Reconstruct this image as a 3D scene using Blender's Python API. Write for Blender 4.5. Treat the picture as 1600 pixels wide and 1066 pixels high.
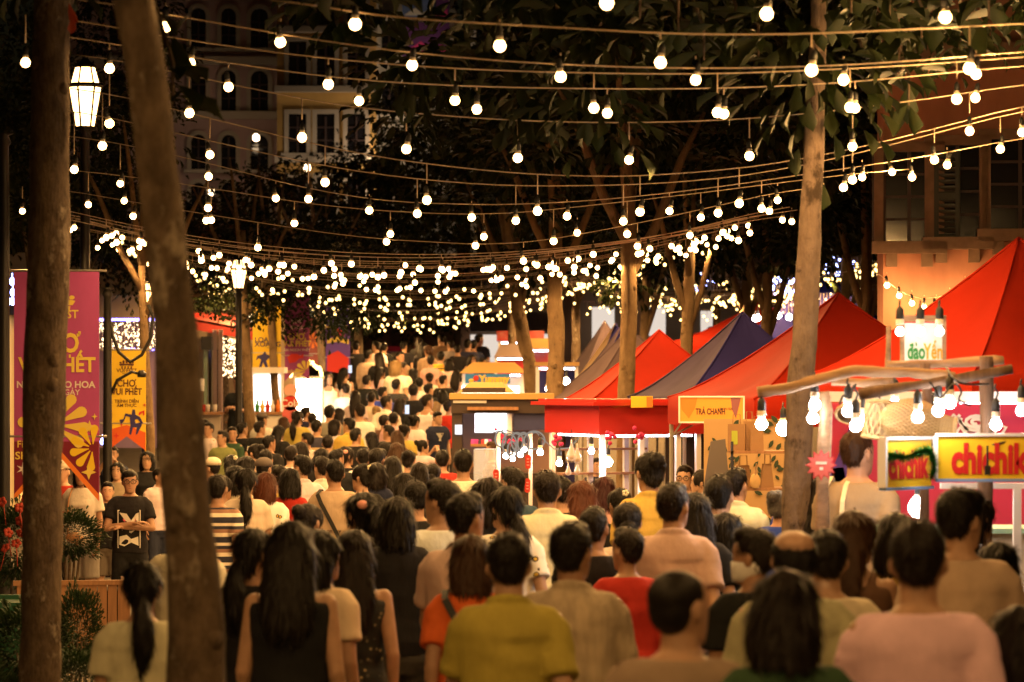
import bpy, math, random
from mathutils import Vector, Matrix, noise
from mathutils.bvhtree import BVHTree
from math import sin, cos, pi, radians as R, sqrt, atan2
random.seed(7)
for o in list(bpy.data.objects): bpy.data.objects.remove(o)
S = bpy.context.scene; COL = S.collection
F = 5333.33; EYE = 2.3           # focal length in photograph pixels, eye height in metres
FOCUS = 30.0; FSTOP = 4.2
BULB = 24.0                      # radiance of the frosted globe of a bulb
WATT = 24.0                      # lamp inside one globe bulb, watts
LED = 40.0                       # radiance of white stall lamps
# ---------------------------------------------------------------- camera, sky, exposure
cd = bpy.data.cameras.new('camera'); cam = bpy.data.objects.new('camera', cd); COL.objects.link(cam)
cam.location = (0, 0, EYE); cam.rotation_euler = (R(90), 0, 0)
cd.sensor_width = 36; cd.lens = 120; cd.shift_y = 62/1600
cd.clip_start = 0.1; cd.clip_end = 1000
cd.dof.use_dof = True; cd.dof.focus_distance = FOCUS; cd.dof.aperture_fstop = FSTOP
S.camera = cam
W = bpy.data.worlds.new('World'); S.world = W; W.use_nodes = True
nt = W.node_tree; bg = nt.nodes['Background']
sky = nt.nodes.new('ShaderNodeTexSky'); sky.sky_type = 'NISHITA'; sky.sun_disc = False
sky.sun_elevation = R(1.0); sky.sun_rotation = R(200)
nt.links.new(sky.outputs[0], bg.inputs[0]); bg.inputs[1].default_value = 0.003
S.view_settings.view_transform = 'Standard'; S.view_settings.look = 'None'
S.view_settings.exposure = 0.0; S.view_settings.gamma = 1.0; S.view_settings.use_curve_mapping = False
cy = S.cycles
cy.use_denoising = True; cy.max_bounces = 5; cy.diffuse_bounces = 2; cy.glossy_bounces = 2
cy.transmission_bounces = 3; cy.transparent_max_bounces = 6; cy.caustics_reflective = False; cy.caustics_refractive = False
cy.sample_clamp_indirect = 3.0; cy.use_light_tree = True; cy.use_adaptive_sampling = True; cy.adaptive_threshold = 0.025

def P(px, py, Y): return Vector(((px-800)/F*Y, Y, EYE-(py-595)/F*Y))
GP = [(-60,0),(50,0),(54,.1),(58,.25),(63,.55),(67,.95),(71,1.3),(75,1.6),(82,1.9),(95,2.0),(900,2.0)]
def gh(Y):
    for (a, b), (c, d) in zip(GP, GP[1:]):
        if Y <= c: return b+(d-b)*(Y-a)/(c-a)
    return 2.0
# ---------------------------------------------------------------- materials
MATS = {}
def mat(name, c=(.5,.5,.5), r=.6, m=0, e=None, es=1, n=0, ns=6, c2=None, b=0, bs=60, oc=False, st=(1,1,1), spec=.4, trl=0, coat=0, alpha=1):
    if name in MATS: return MATS[name]
    M = bpy.data.materials.new(name); M.use_nodes = True; MATS[name] = M
    t = M.node_tree; N = t.nodes; L = t.links; out = N['Material Output']; p = N['Principled BSDF']
    if e:
        N.remove(p); em = N.new('ShaderNodeEmission'); em.inputs[0].default_value = (*e, 1); em.inputs[1].default_value = es
        L.new(em.outputs[0], out.inputs[0]); return M
    p.inputs['Roughness'].default_value = r; p.inputs['Metallic'].default_value = m
    p.inputs['Specular IOR Level'].default_value = spec; p.inputs['Coat Weight'].default_value = coat
    p.inputs['Base Color'].default_value = (*c, 1)
    src = None
    if oc:
        oi = N.new('ShaderNodeObjectInfo'); src = oi.outputs['Color']
    if n or b:
        tc = N.new('ShaderNodeTexCoord'); mp = N.new('ShaderNodeMapping'); mp.inputs['Scale'].default_value = st
        L.new(tc.outputs['Object'], mp.inputs[0])
    if n:
        tx = N.new('ShaderNodeTexNoise'); tx.inputs['Scale'].default_value = ns; tx.inputs['Detail'].default_value = 6; tx.inputs['Roughness'].default_value = .65
        L.new(mp.outputs[0], tx.inputs[0])
        rp = N.new('ShaderNodeValToRGB'); rp.color_ramp.elements[0].position = .38; rp.color_ramp.elements[1].position = .68
        L.new(tx.outputs[0], rp.inputs[0])
        mx = N.new('ShaderNodeMix'); mx.data_type = 'RGBA'; L.new(rp.outputs[0], mx.inputs[0])
        if src:
            h = N.new('ShaderNodeMix'); h.data_type = 'RGBA'; h.blend_type = 'MULTIPLY'; h.inputs[0].default_value = n
            L.new(src, h.inputs[6]); h.inputs[7].default_value = (.3,.3,.3,1)
            L.new(src, mx.inputs[6]); L.new(h.outputs[2], mx.inputs[7])
        else:
            k = 1-n; mx.inputs[6].default_value = (*c,1); mx.inputs[7].default_value = (*(c2 or [x*k for x in c]),1)
        src = mx.outputs[2]
    if src: L.new(src, p.inputs['Base Color'])
    if b:
        bx = N.new('ShaderNodeTexNoise'); bx.inputs['Scale'].default_value = bs; bx.inputs['Detail'].default_value = 4
        L.new(mp.outputs[0], bx.inputs[0]); bu = N.new('ShaderNodeBump'); bu.inputs['Strength'].default_value = b; bu.inputs['Distance'].default_value = .01
        L.new(bx.outputs[0], bu.inputs['Height']); L.new(bu.outputs[0], p.inputs['Normal'])
    if trl:
        tr = N.new('ShaderNodeBsdfTranslucent'); ms = N.new('ShaderNodeMixShader'); ms.inputs[0].default_value = trl
        if src: L.new(src, tr.inputs[0])
        else: tr.inputs[0].default_value = (*c,1)
        L.new(p.outputs[0], ms.inputs[1]); L.new(tr.outputs[0], ms.inputs[2]); L.new(ms.outputs[0], out.inputs[0])
    if alpha < 1:
        tp = N.new('ShaderNodeBsdfTransparent'); ms = N.new('ShaderNodeMixShader'); ms.inputs[0].default_value = alpha
        L.new(tp.outputs[0], ms.inputs[1]); L.new(p.outputs[0], ms.inputs[2]); L.new(ms.outputs[0], out.inputs[0])
    return M
def pattern(name, kind, cols, scale=20, ax='Z', r=.8):
    """printed cloth: stripes along an axis, or scattered flowers"""
    if name in MATS: return MATS[name]
    M = bpy.data.materials.new(name); M.use_nodes = True; MATS[name] = M
    t = M.node_tree; N = t.nodes; L = t.links; p = N['Principled BSDF']; p.inputs['Roughness'].default_value = r
    tc = N.new('ShaderNodeTexCoord'); rp = N.new('ShaderNodeValToRGB'); rp.color_ramp.interpolation = 'CONSTANT'
    if kind == 'stripe':
        sp = N.new('ShaderNodeSeparateXYZ'); L.new(tc.outputs['Object'], sp.inputs[0])
        mu = N.new('ShaderNodeMath'); mu.operation = 'MULTIPLY'; mu.inputs[1].default_value = scale; L.new(sp.outputs[ax], mu.inputs[0])
        fr = N.new('ShaderNodeMath'); fr.operation = 'FRACT'; L.new(mu.outputs[0], fr.inputs[0]); L.new(fr.outputs[0], rp.inputs[0])
    else:
        vo = N.new('ShaderNodeTexVoronoi'); vo.inputs['Scale'].default_value = scale
        L.new(tc.outputs['Object'], vo.inputs[0]); L.new(vo.outputs['Distance'], rp.inputs[0])
    el = rp.color_ramp.elements
    el[0].position = cols[0][0]; el[0].color = (*cols[0][1],1); el[1].position = cols[1][0]; el[1].color = (*cols[1][1],1)
    for q, c in cols[2:]:
        x = el.new(q); x.color = (*c,1)
    L.new(rp.outputs[0], p.inputs['Base Color']); return M
def bark(name, c1, c2, c3, sc=1.0):
    if name in MATS: return MATS[name]
    M = bpy.data.materials.new(name); M.use_nodes = True; MATS[name] = M
    t = M.node_tree; N = t.nodes; L = t.links; p = N['Principled BSDF']; p.inputs['Roughness'].default_value = .9; p.inputs['Specular IOR Level'].default_value = .2
    tc = N.new('ShaderNodeTexCoord')
    def nz(scale, st, det=6, pos=(.35,.65)):
        mp = N.new('ShaderNodeMapping'); mp.inputs['Scale'].default_value = st; L.new(tc.outputs['Object'], mp.inputs[0])
        a = N.new('ShaderNodeTexNoise'); a.inputs['Scale'].default_value = scale*sc; a.inputs['Detail'].default_value = det; a.inputs['Roughness'].default_value = .7; L.new(mp.outputs[0], a.inputs[0])
        rr = N.new('ShaderNodeValToRGB'); rr.color_ramp.elements[0].position = pos[0]; rr.color_ramp.elements[1].position = pos[1]; L.new(a.outputs[0], rr.inputs[0])
        return rr.outputs[0], a.outputs[0]
    f1, a1 = nz(7, (1,1,.55)); f2, a2 = nz(3.2, (1,1,.6), 8, (.56,.63)); f3, a3 = nz(40, (1,1,.25))
    m1 = N.new('ShaderNodeMix'); m1.data_type = 'RGBA'; m1.inputs[6].default_value = (*c1,1); m1.inputs[7].default_value = (*c2,1); L.new(f1, m1.inputs[0])
    m2 = N.new('ShaderNodeMix'); m2.data_type = 'RGBA'; L.new(m1.outputs[2], m2.inputs[6]); m2.inputs[7].default_value = (*c3,1); L.new(f2, m2.inputs[0])
    L.new(m2.outputs[2], p.inputs['Base Color'])
    ad = N.new('ShaderNodeMath'); ad.operation = 'ADD'; L.new(a3, ad.inputs[0]); L.new(a1, ad.inputs[1])
    bu = N.new('ShaderNodeBump'); bu.inputs['Strength'].default_value = .9; bu.inputs['Distance'].default_value = .04
    L.new(ad.outputs[0], bu.inputs['Height']); L.new(bu.outputs[0], p.inputs['Normal']); return M
# ---------------------------------------------------------------- mesh building
class MB:
    def __init__(s): s.v = []; s.f = []; s.m = []; s.k = 0
    def add(s, vs, fs, M=None):
        b = len(s.v); s.v += [tuple(M @ Vector(v)) if M else tuple(v) for v in vs]
        for f in fs: s.f.append([b+i for i in f]); s.m.append(s.k)
        return s
    def box(s, c, d, M=None, tap=1.0):
        x, y, z = d[0]/2, d[1]/2, d[2]/2
        vs = [(c[0]+a*x*(tap if e > 0 else 1), c[1]+b*y*(tap if e > 0 else 1), c[2]+e*z) for e in (-1,1) for a, b in ((-1,-1),(1,-1),(1,1),(-1,1))]
        return s.add(vs, [(3,2,1,0),(4,5,6,7),(0,1,5,4),(1,2,6,5),(2,3,7,6),(3,0,4,7)], M)
    def loft(s, rings, M=None, cap=True):
        n = len(rings[0]); vs = [p for r in rings for p in r]; fs = []
        for i in range(len(rings)-1):
            for j in range(n):
                a = i*n+j; b = i*n+(j+1) % n; fs.append((a, b, b+n, a+n))
        if cap: fs.append(tuple(range(n-1,-1,-1))); fs.append(tuple(range((len(rings)-1)*n, len(rings)*n)))
        return s.add(vs, fs, M)
    def tube(s, pts, rad, n=8, M=None, wob=0, cap=True):
        pts = [Vector(p) for p in pts]
        if not hasattr(rad, '__len__'): rad = [rad]*len(pts)
        rings = []; u = None
        for i, p in enumerate(pts):
            t = (pts[min(i+1,len(pts)-1)]-pts[max(i-1,0)]).normalized()
            if u is None: u = t.cross(Vector((0,1,0)) if abs(t.y) < .8 else Vector((1,0,0))).normalized()
            u = (u-t*u.dot(t)).normalized(); w = t.cross(u)
            ring = []
            for j in range(n):
                a = 2*pi*j/n; rr = rad[i]
                if wob: rr *= 1+wob*(noise.noise((p+Vector((cos(a)*2,sin(a)*2,0)))*3)+.6*noise.noise((p+Vector((cos(a)*.3,sin(a)*.3,0)))*9))
                ring.append(p+u*cos(a)*rr+w*sin(a)*rr)
            rings.append(ring)
        return s.loft(rings, M, cap)
    def ell(s, c, r, nu=14, nv=9, M=None):
        vs = [(c[0], c[1], c[2]-r[2])]; fs = []
        for i in range(1, nv):
            t = -pi/2+pi*i/nv
            for j in range(nu):
                a = 2*pi*j/nu; vs.append((c[0]+r[0]*cos(t)*cos(a), c[1]+r[1]*cos(t)*sin(a), c[2]+r[2]*sin(t)))
        vs.append((c[0], c[1], c[2]+r[2])); e = len(vs)-1
        for j in range(nu):
            fs.append((0, 1+(j+1) % nu, 1+j)); o = 1+(nv-2)*nu; fs.append((e, o+j, o+(j+1) % nu))
        for i in range(nv-2):
            for j in range(nu):
                a = 1+i*nu+j; b = 1+i*nu+(j+1) % nu; fs.append((a, b, b+nu, a+nu))
        return s.add(vs, fs, M)
    def caps(s, a, b, ra, rb, n=12):
        """closed tapered limb with round ends"""
        a = Vector(a); b = Vector(b); d = (b-a); L = d.length; d.normalize()
        pts = []; rad = []
        for k in (-.98,-.7,-.35,0): pts.append(a+d*ra*k); rad.append(ra*sqrt(max(.02,1-k*k)))
        for k in (.25,.5,.75): pts.append(a+d*L*k); rad.append(ra+(rb-ra)*k)
        for k in (0,.35,.7,.98): pts.append(b+d*rb*k); rad.append(rb*sqrt(max(.02,1-k*k)))
        return s.tube(pts, rad, n)
    def lathe(s, prof, n=16, c=(0,0,0), M=None):
        return s.loft([[(c[0]+r*cos(2*pi*j/n), c[1]+r*sin(2*pi*j/n), c[2]+z) for j in range(n)] for r, z in prof], M)
    def prism(s, pts, y0, y1, M=None):
        """outline in x-z pushed from y0 to y1"""
        n = len(pts); vs = [(x, y0, z) for x, z in pts]+[(x, y1, z) for x, z in pts]
        fs = [tuple(range(n)), tuple(range(2*n-1, n-1, -1))]+[(i, i+n, (i+1) % n+n, (i+1) % n) for i in range(n)]
        return s.add(vs, fs, M)
    def mesh(s, name, smooth=False):
        me = bpy.data.meshes.new(name); me.from_pydata(s.v, [], s.f)
        if smooth: me.polygons.foreach_set('use_smooth', [True]*len(s.f))
        if any(s.m): me.polygons.foreach_set('material_index', s.m)
        me.update(); return me
    def build(s, name, m, parent=None, smooth=False, loc=None, rz=0):
        me = s.mesh(name, smooth)
        for x in (m if isinstance(m, (list, tuple)) else [m]): me.materials.append(x)
        return link(name, me, parent, loc, rz)
def link(name, data, parent=None, loc=None, rz=0):
    o = bpy.data.objects.new(name, data); COL.objects.link(o)
    if parent: o.parent = parent
    if loc is not None: o.location = loc
    if rz: o.rotation_euler = (0, 0, rz)
    return o
def tag(o, label=None, cat=None, group=None, kind=None):
    for k, v in (('label', label), ('category', cat), ('group', group), ('kind', kind)):
        if v: o[k] = v
    return o
def empty(name, loc, rz, label, cat, group=None):
    o = link(name, None, None, loc, rz); o.empty_display_size = .1
    return tag(o, label, cat, group)
def copy_tree(o, parent=None):
    c = o.copy(); COL.objects.link(c)
    if parent: c.parent = parent
    for ch in list(o.children): copy_tree(ch, c)
    return c
SHOP = bpy.data.scenes.new('workshop')     # an empty scene to run modifiers in, removed at the end
def remesh(mb, vox, it=4, name='m', fac=.5):
    me = mb.mesh('tmp'); o = bpy.data.objects.new('tmp', me); SHOP.collection.objects.link(o)
    r = o.modifiers.new('r', 'REMESH'); r.mode = 'VOXEL'; r.voxel_size = vox
    if it: q = o.modifiers.new('s', 'SMOOTH'); q.factor = fac; q.iterations = it
    dg = SHOP.view_layers[0].depsgraph; SHOP.view_layers[0].update()
    out = bpy.data.meshes.new_from_object(o.evaluated_get(dg)); out.name = name
    out.polygons.foreach_set('use_smooth', [True]*len(out.polygons))
    bpy.data.objects.remove(o); bpy.data.meshes.remove(me); return out
TXT = {}
import unicodedata
def raw_text(s, bold, ext, left=False):
    c = bpy.data.curves.new('t', 'FONT'); c.body = s; c.align_x = 'LEFT'; c.align_y = 'BOTTOM_BASELINE'; c.offset = bold; c.extrude = ext; c.resolution_u = 3
    o = bpy.data.objects.new('t', c); SHOP.collection.objects.link(o); SHOP.view_layers[0].update(); dg = SHOP.view_layers[0].depsgraph
    me = bpy.data.meshes.new_from_object(o.evaluated_get(dg)); bpy.data.objects.remove(o); return me
def xr(s):
    me = raw_text(s, 0, 0); r = max([v.co.x for v in me.vertices], default=0); l = min([v.co.x for v in me.vertices], default=0); bpy.data.meshes.remove(me); return l, r
def text_mesh(s, bold=0, ext=.004, sx=1.0):
    """lettering one unit high (capitals about .7), centred, in the x-z plane facing -y; tone marks are drawn here"""
    k = (s, bold, ext, sx)
    if k in TXT: return TXT[k]
    plain = ''; marks = []
    for ch in unicodedata.normalize('NFC', s):
        d = unicodedata.normalize('NFD', ch); base = d[0]; rest = list(d[1:])
        if rest and rest[0] == '\u0302' : base = unicodedata.normalize('NFC', base+rest.pop(0)); circ = 1
        else: circ = 0
        if ch in 'ĐđVUI' and ch in 'Đđ': base = 'D' if ch == 'Đ' else 'd'; rest = ['bar']
        for r in rest: marks.append((len(plain), r, base, circ))
        plain += base
    me = raw_text(plain, bold, ext); vs = [tuple(v.co) for v in me.vertices]; fs = [list(p.vertices) for p in me.polygons]; bpy.data.meshes.remove(me); w = .075+bold
    def bar(a, b, th):
        a = Vector((*a, 0)); b = Vector((*b, 0)); n = (b-a).normalized().cross(Vector((0,0,1)))*th; q = len(vs)
        for z in (-ext-.001, ext+.001): vs.extend(tuple(p+Vector((0,0,z))) for p in (a-n, b-n, b+n, a+n))
        fs.extend([[q+i for i in f] for f in ((3,2,1,0),(4,5,6,7),(0,1,5,4),(1,2,6,5),(2,3,7,6),(3,0,4,7))])
    for i, r, base, circ in marks:
        x1 = xr(plain[:i+1])[1]; x0 = xr(plain[:i])[1]+.07 if i else 0; x = (x0+x1)/2; top = .76 if base.upper() == base or base in 'dbhkl' else .56
        if circ: top += .13; x += .06
        if r == '\u0301': bar((x-.05,top+.02),(x+.07,top+.15), w*.6)
        elif r == '\u0300': bar((x-.07,top+.15),(x+.05,top+.02), w*.6)
        elif r == '\u0303': bar((x-.12,top+.04),(x-.04,top+.1), w*.5); bar((x-.04,top+.1),(x+.04,top+.05), w*.5); bar((x+.04,top+.05),(x+.12,top+.11), w*.5)
        elif r == '\u0309': bar((x-.05,top+.14),(x+.05,top+.14), w*.5); bar((x+.05,top+.14),(x+.01,top+.02), w*.5)
        elif r == '\u0306': bar((x-.12,top+.12),(x-.05,top+.03), w*.5); bar((x-.05,top+.03),(x+.05,top+.03), w*.5); bar((x+.05,top+.03),(x+.12,top+.12), w*.5)
        elif r == '\u0323': bar((x-.045,-.16),(x+.045,-.16), .045+bold*.6)
        elif r == '\u031b': bar((x1-.06,top-.14),(x1+.06,top-.1), w*.6); bar((x1+.06,top-.1),(x1+.06,top+.02), w*.6)
        elif r == 'bar': bar((x1-.26,.62),(x1+.08,.62), w*.5)
    cx = (min(v[0] for v in vs)+max(v[0] for v in vs))/2
    me = bpy.data.meshes.new('lettering'); me.from_pydata([(( x-cx)*sx, -z, y-.34) for x, y, z in vs], [], fs); me.update(); TXT[k] = me; return me
def text(s, size, loc, m, parent, bold=.015, ext=.01, sx=1.0, rz=0, ry=0, name='lettering'):
    me = text_mesh(s, bold, ext, sx).copy(); me.materials.clear(); me.materials.append(m)
    o = link(name, me, parent, loc); o.scale = (size,)*3; o.rotation_euler = (0, ry, rz); return o
# ---------------------------------------------------------------- people
SKIN = mat('skin', r=.5, n=.25, ns=14, oc=True, b=.1, bs=90)
CLOTH = mat('cloth', r=.85, n=.3, ns=5, oc=True, b=.9, bs=15, st=(1,1,.5), spec=.2)
HAIR = mat('hair', r=.5, n=.4, ns=30, oc=True, st=(3,3,.4), spec=.22)
SHOE = mat('shoe', r=.6, oc=True)
EYEW = mat('eye_white', (.75,.72,.68), .2); IRIS = mat('iris', (.02,.012,.01), .15)
LIP = mat('lip', (.35,.13,.11), .4); BROW = mat('brow', (.015,.011,.009), .8)
GLASSES = mat('spectacle_frame', (.012,.012,.012), .3)
LEATHER = mat('tan_leather', (.33,.17,.08), .5, b=.2); STRAP = mat('black_strap', (.015,.015,.016), .6); CREAM = mat('cream_canvas', (.72,.62,.42), .85, b=.2)
STRIPE = pattern('striped_cloth', 'stripe', [(0,(.02,.02,.04)),(.3,(.75,.66,.52)),(.5,(.28,.15,.1)),(.68,(.02,.02,.04)),(.85,(.7,.62,.5))], 6)
STRIPE2 = pattern('navy_tan_stripes', 'stripe', [(0,(.03,.03,.06)),(.55,(.5,.36,.2)),(.8,(.03,.03,.06))], 4.5)
FLORAL = pattern('dark_floral_cloth', 'flower', [(0,(.55,.45,.2)),(.16,(.06,.06,.05)),(.3,(.012,.013,.014))], 26)
FLOWER2 = pattern('white_floral_cloth', 'flower', [(0,(.75,.5,.06)),(.22,(.02,.02,.03)),(.3,(.85,.82,.78))], 14)
DOTTY = pattern('dark_patterned_cloth', 'flower', [(0,(.35,.08,.05)),(.18,(.03,.025,.03)),(.35,(.015,.015,.018))], 22)
YVEST = pattern('yellow_vest', 'stripe', [(0,(.75,.5,.02)),(.5,(.04,.04,.04)),(.7,(.75,.5,.02)),(.9,(.6,.05,.03))], 7)
CHECK = mat('pale_checked_cloth', (.52,.42,.30), .85, n=.4, ns=16, st=(1,1,.15), b=.9, bs=15)
CLOTHS = dict(check=CHECK, stripe=STRIPE, stripe2=STRIPE2, floral=FLORAL, flower2=FLOWER2, dotty=DOTTY, yvest=YVEST)
def ring(z, rx, ry, cy=0, n=22, dz=0, sup=2.3):
    out = []
    for j in range(n):
        a = 2*pi*j/n; c, q = cos(a), sin(a); e = 2/sup
        out.append((rx*abs(c)**e*(1 if c > 0 else -1), cy+ry*abs(q)**e*(1 if q > 0 else -1), z+dz))
    return out
TORSO = dict(
 M=[(.80,.09,.08,0),(.87,.155,.105,-.005),(.95,.165,.115,-.012),(1.06,.148,.102,-.004),(1.18,.158,.11,0),(1.30,.178,.12,0),(1.37,.186,.108,-.006),(1.415,.168,.088,-.01),(1.445,.115,.072,-.012),(1.48,.062,.06,-.008)],
 F=[(.80,.09,.085,0),(.87,.16,.11,-.012),(.95,.17,.12,-.018),(1.06,.135,.095,-.004),(1.18,.14,.105,.004),(1.28,.155,.125,.012),(1.36,.162,.1,-.004),(1.41,.148,.082,-.01),(1.445,.1,.066,-.01),(1.48,.052,.052,-.006)])
HEAD = [(1.492,.02,.018,.066),(1.503,.038,.034,.056),(1.525,.053,.06,.032),(1.56,.065,.08,.014),(1.60,.073,.09,.004),(1.64,.077,.097,-.003),(1.67,.074,.093,-.006),(1.695,.058,.075,-.008),(1.712,.028,.038,-.008)]
def joints(sex, pose):
    w = .165 if sex == 'M' else .148
    J = dict(dz=0, legs=[], arms=[])
    st = {'walk': .16, 'walk2': -.16}.get(pose, .02)
    if pose == 'sit': J['dz'] = -.44
    d = J['dz']
    for s in (-1, 1):
        k = st*s
        if pose == 'sit': J['legs'].append(((.09*s,0,.45),(.11*s,.42,.47),(.11*s,.40,.085)))
        else: J['legs'].append(((.088*s,0,.87),(.095*s,k*.7+.02,.47),(.098*s,k*1.25-.03,.09+(.05 if k < -.1 else 0))))
        sh = (w*s, -.008, 1.395+d)
        if pose == 'phone': a = (sh, ((w+.05)*s,.0,1.13+d), (.09*s,.22,1.2+d))
        elif pose == 'crossed': a = (sh, ((w+.075)*s,.075,1.13+d), (-.07*s,.17+.02*s,1.16+.02*s+d))
        elif pose == 'photo': a = (sh, ((w+.06)*s,.17,1.3+d), (.07*s,.3,1.53+d))
        elif pose == 'sit': a = (sh, ((w+.05)*s,.04,1.13+d), (.14*s,.27,1.06+d))
        elif pose == 'hip': a = (sh, ((w+.06)*s,-.03,1.13), ((w+.02)*s,.12,.95)) if s < 0 else (sh, ((w+.04)*s,-.03,1.12), (.1,.2,1.18))
        else: a = (sh, ((w+.045)*s,-.03-.6*k,1.12), ((w+.05)*s,.045-1.1*k,.88+abs(k)*.15))
        J['arms'].append(a)
    return J
def hand(mb, w, d, s):
    """palm, four unequal curled fingers and a thumb, rooted in the wrist"""
    d = d.normalized(); u = Vector((0,1,0)); u = (u-d*u.dot(d))
    u = u.normalized() if u.length > .2 else Vector((-s,0,0)); n = d.cross(u)
    if n.dot(Vector((-s,0,0))) < 0: n = -n
    rings = []
    for t, a, b in ((-.02,.026,.022),(.02,.032,.018),(.06,.041,.017),(.092,.04,.014)):
        rings.append([w+d*t+u*a*cos(2*pi*j/10)+n*b*sin(2*pi*j/10) for j in range(10)])
    mb.loft(rings)
    for o, L in ((-.03,.058),(-.0105,.074),(.0095,.08),(.029,.07)):
        p = w+d*.085+u*o
        mb.tube([p, p+d*L*.4+n*.006, p+d*L*.75+n*.022, p+d*L*.92+n*.042], [.0092,.0088,.0078,.0055], 6)
    p = w+d*.025+u*.03
    mb.tube([p-u*.012, p+u*.02+d*.025+n*.008, p+u*.028+d*.055+n*.02, p+u*.024+d*.075+n*.028], [.0125,.0115,.0095,.006], 6)
BODY = {}; GARM = {}; HAIRS = {}
def rotz(pts, a): return [Matrix.Rotation(a, 3, 'Z') @ Vector(p) for p in pts]
def body_mesh(sex, pose, hy):
    k = (sex, pose, hy)
    if k in BODY: return BODY[k]
    J = joints(sex, pose); d = J['dz']; mb = MB(); f = 1 if sex == 'M' else .9
    mb.loft([ring(z, a, b, c, dz=d) for z, a, b, c in TORSO[sex]])
    mb.caps((0,-.012,1.43+d), (0,.004,1.56+d), .06*f, .055*f)
    a = R(hy)
    mb.loft([rotz(ring(z, x, y, c, dz=d, sup=2.1), a) for z, x, y, c in HEAD])
    H = Matrix.Translation((0,0,d)) @ Matrix.Rotation(a, 4, 'Z')
    mb.loft([[H @ Vector(q) for q in rg] for rg in [[(x*.7,y0+x*0,z) for x, z in ((-w,zz),(w,zz))]+[(0,y0+h,zz)] for zz, w, h, y0 in ((1.574,.016,.026,.08),(1.583,.017,.032,.08),(1.6,.012,.022,.08),(1.63,.01,.012,.082))]])
    for s in (-1, 1):
        E = H @ Matrix.Translation((.079*s,-.008,1.602)) @ Matrix.Rotation(s*.35, 4, 'Z')
        mb.ell((0,0,0), (.011,.02,.031), 10, 7, E)
        mb.ell((.03*s,.07,1.585), (.018,.014,.016), 8, 6, H)
    mb.ell((0,.076,1.548), (.024,.016,.013), 8, 6, H)
    for (h, n, an), s in zip(J['legs'], (-1, 1)):
        mb.caps(h, n, .086, .056); mb.caps(n, (Vector(n)*.6+Vector(an)*.4)+Vector((0,-.018,0)), .055, .056); mb.caps((Vector(n)*.6+Vector(an)*.4)+Vector((0,-.016,0)), an, .054, .038)
        mb.caps((an[0], an[1], an[2]-.03), (an[0]+.012*s, an[1]+.15, max(.035, an[2]-.06)), .04, .032)
    for (h, e, w), s in zip(J['arms'], (-1, 1)):
        mb.caps(h, e, .05*f, .038*f); mb.caps(e, w, .04*f, .025*f)
    m0 = remesh(mb, .0095, 3, 'body')
    hb = MB()
    for (h, e, w), s in zip(J['arms'], (-1, 1)): hand(hb, Vector(w), Vector(w)-Vector(e), s)
    vs = [tuple(v.co) for v in m0.vertices]; fs = [list(p.vertices) for p in m0.polygons]; b = len(vs)
    me = bpy.data.meshes.new('body'); me.from_pydata(vs+hb.v, [], fs+[[b+i for i in q] for q in hb.f])
    me.polygons.foreach_set('use_smooth', [True]*len(me.polygons)); me.materials.append(SKIN); me.update()
    bpy.data.meshes.remove(m0); BODY[k] = me; return me
def folds(me, amp, seed, zt):
    me.update(); cn = [(v.co.copy(), v.normal.copy()) for v in me.vertices]; out = []
    for c, n in cn:
        q = noise.noise(Vector((c.x*11+seed, c.y*11, c.z*3.5)))+.6*noise.noise(Vector((c.x*7+c.z*9, c.y*7, c.z*13+seed)))
        q += .8*(1-abs(noise.noise(Vector((c.x*5+seed*2, c.y*5, c.z*5)))*2)) - .5
        out.extend(c+n*amp*q*(1 if c.z < zt-.12 else .35))
    me.vertices.foreach_set('co', out); me.update()
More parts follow.
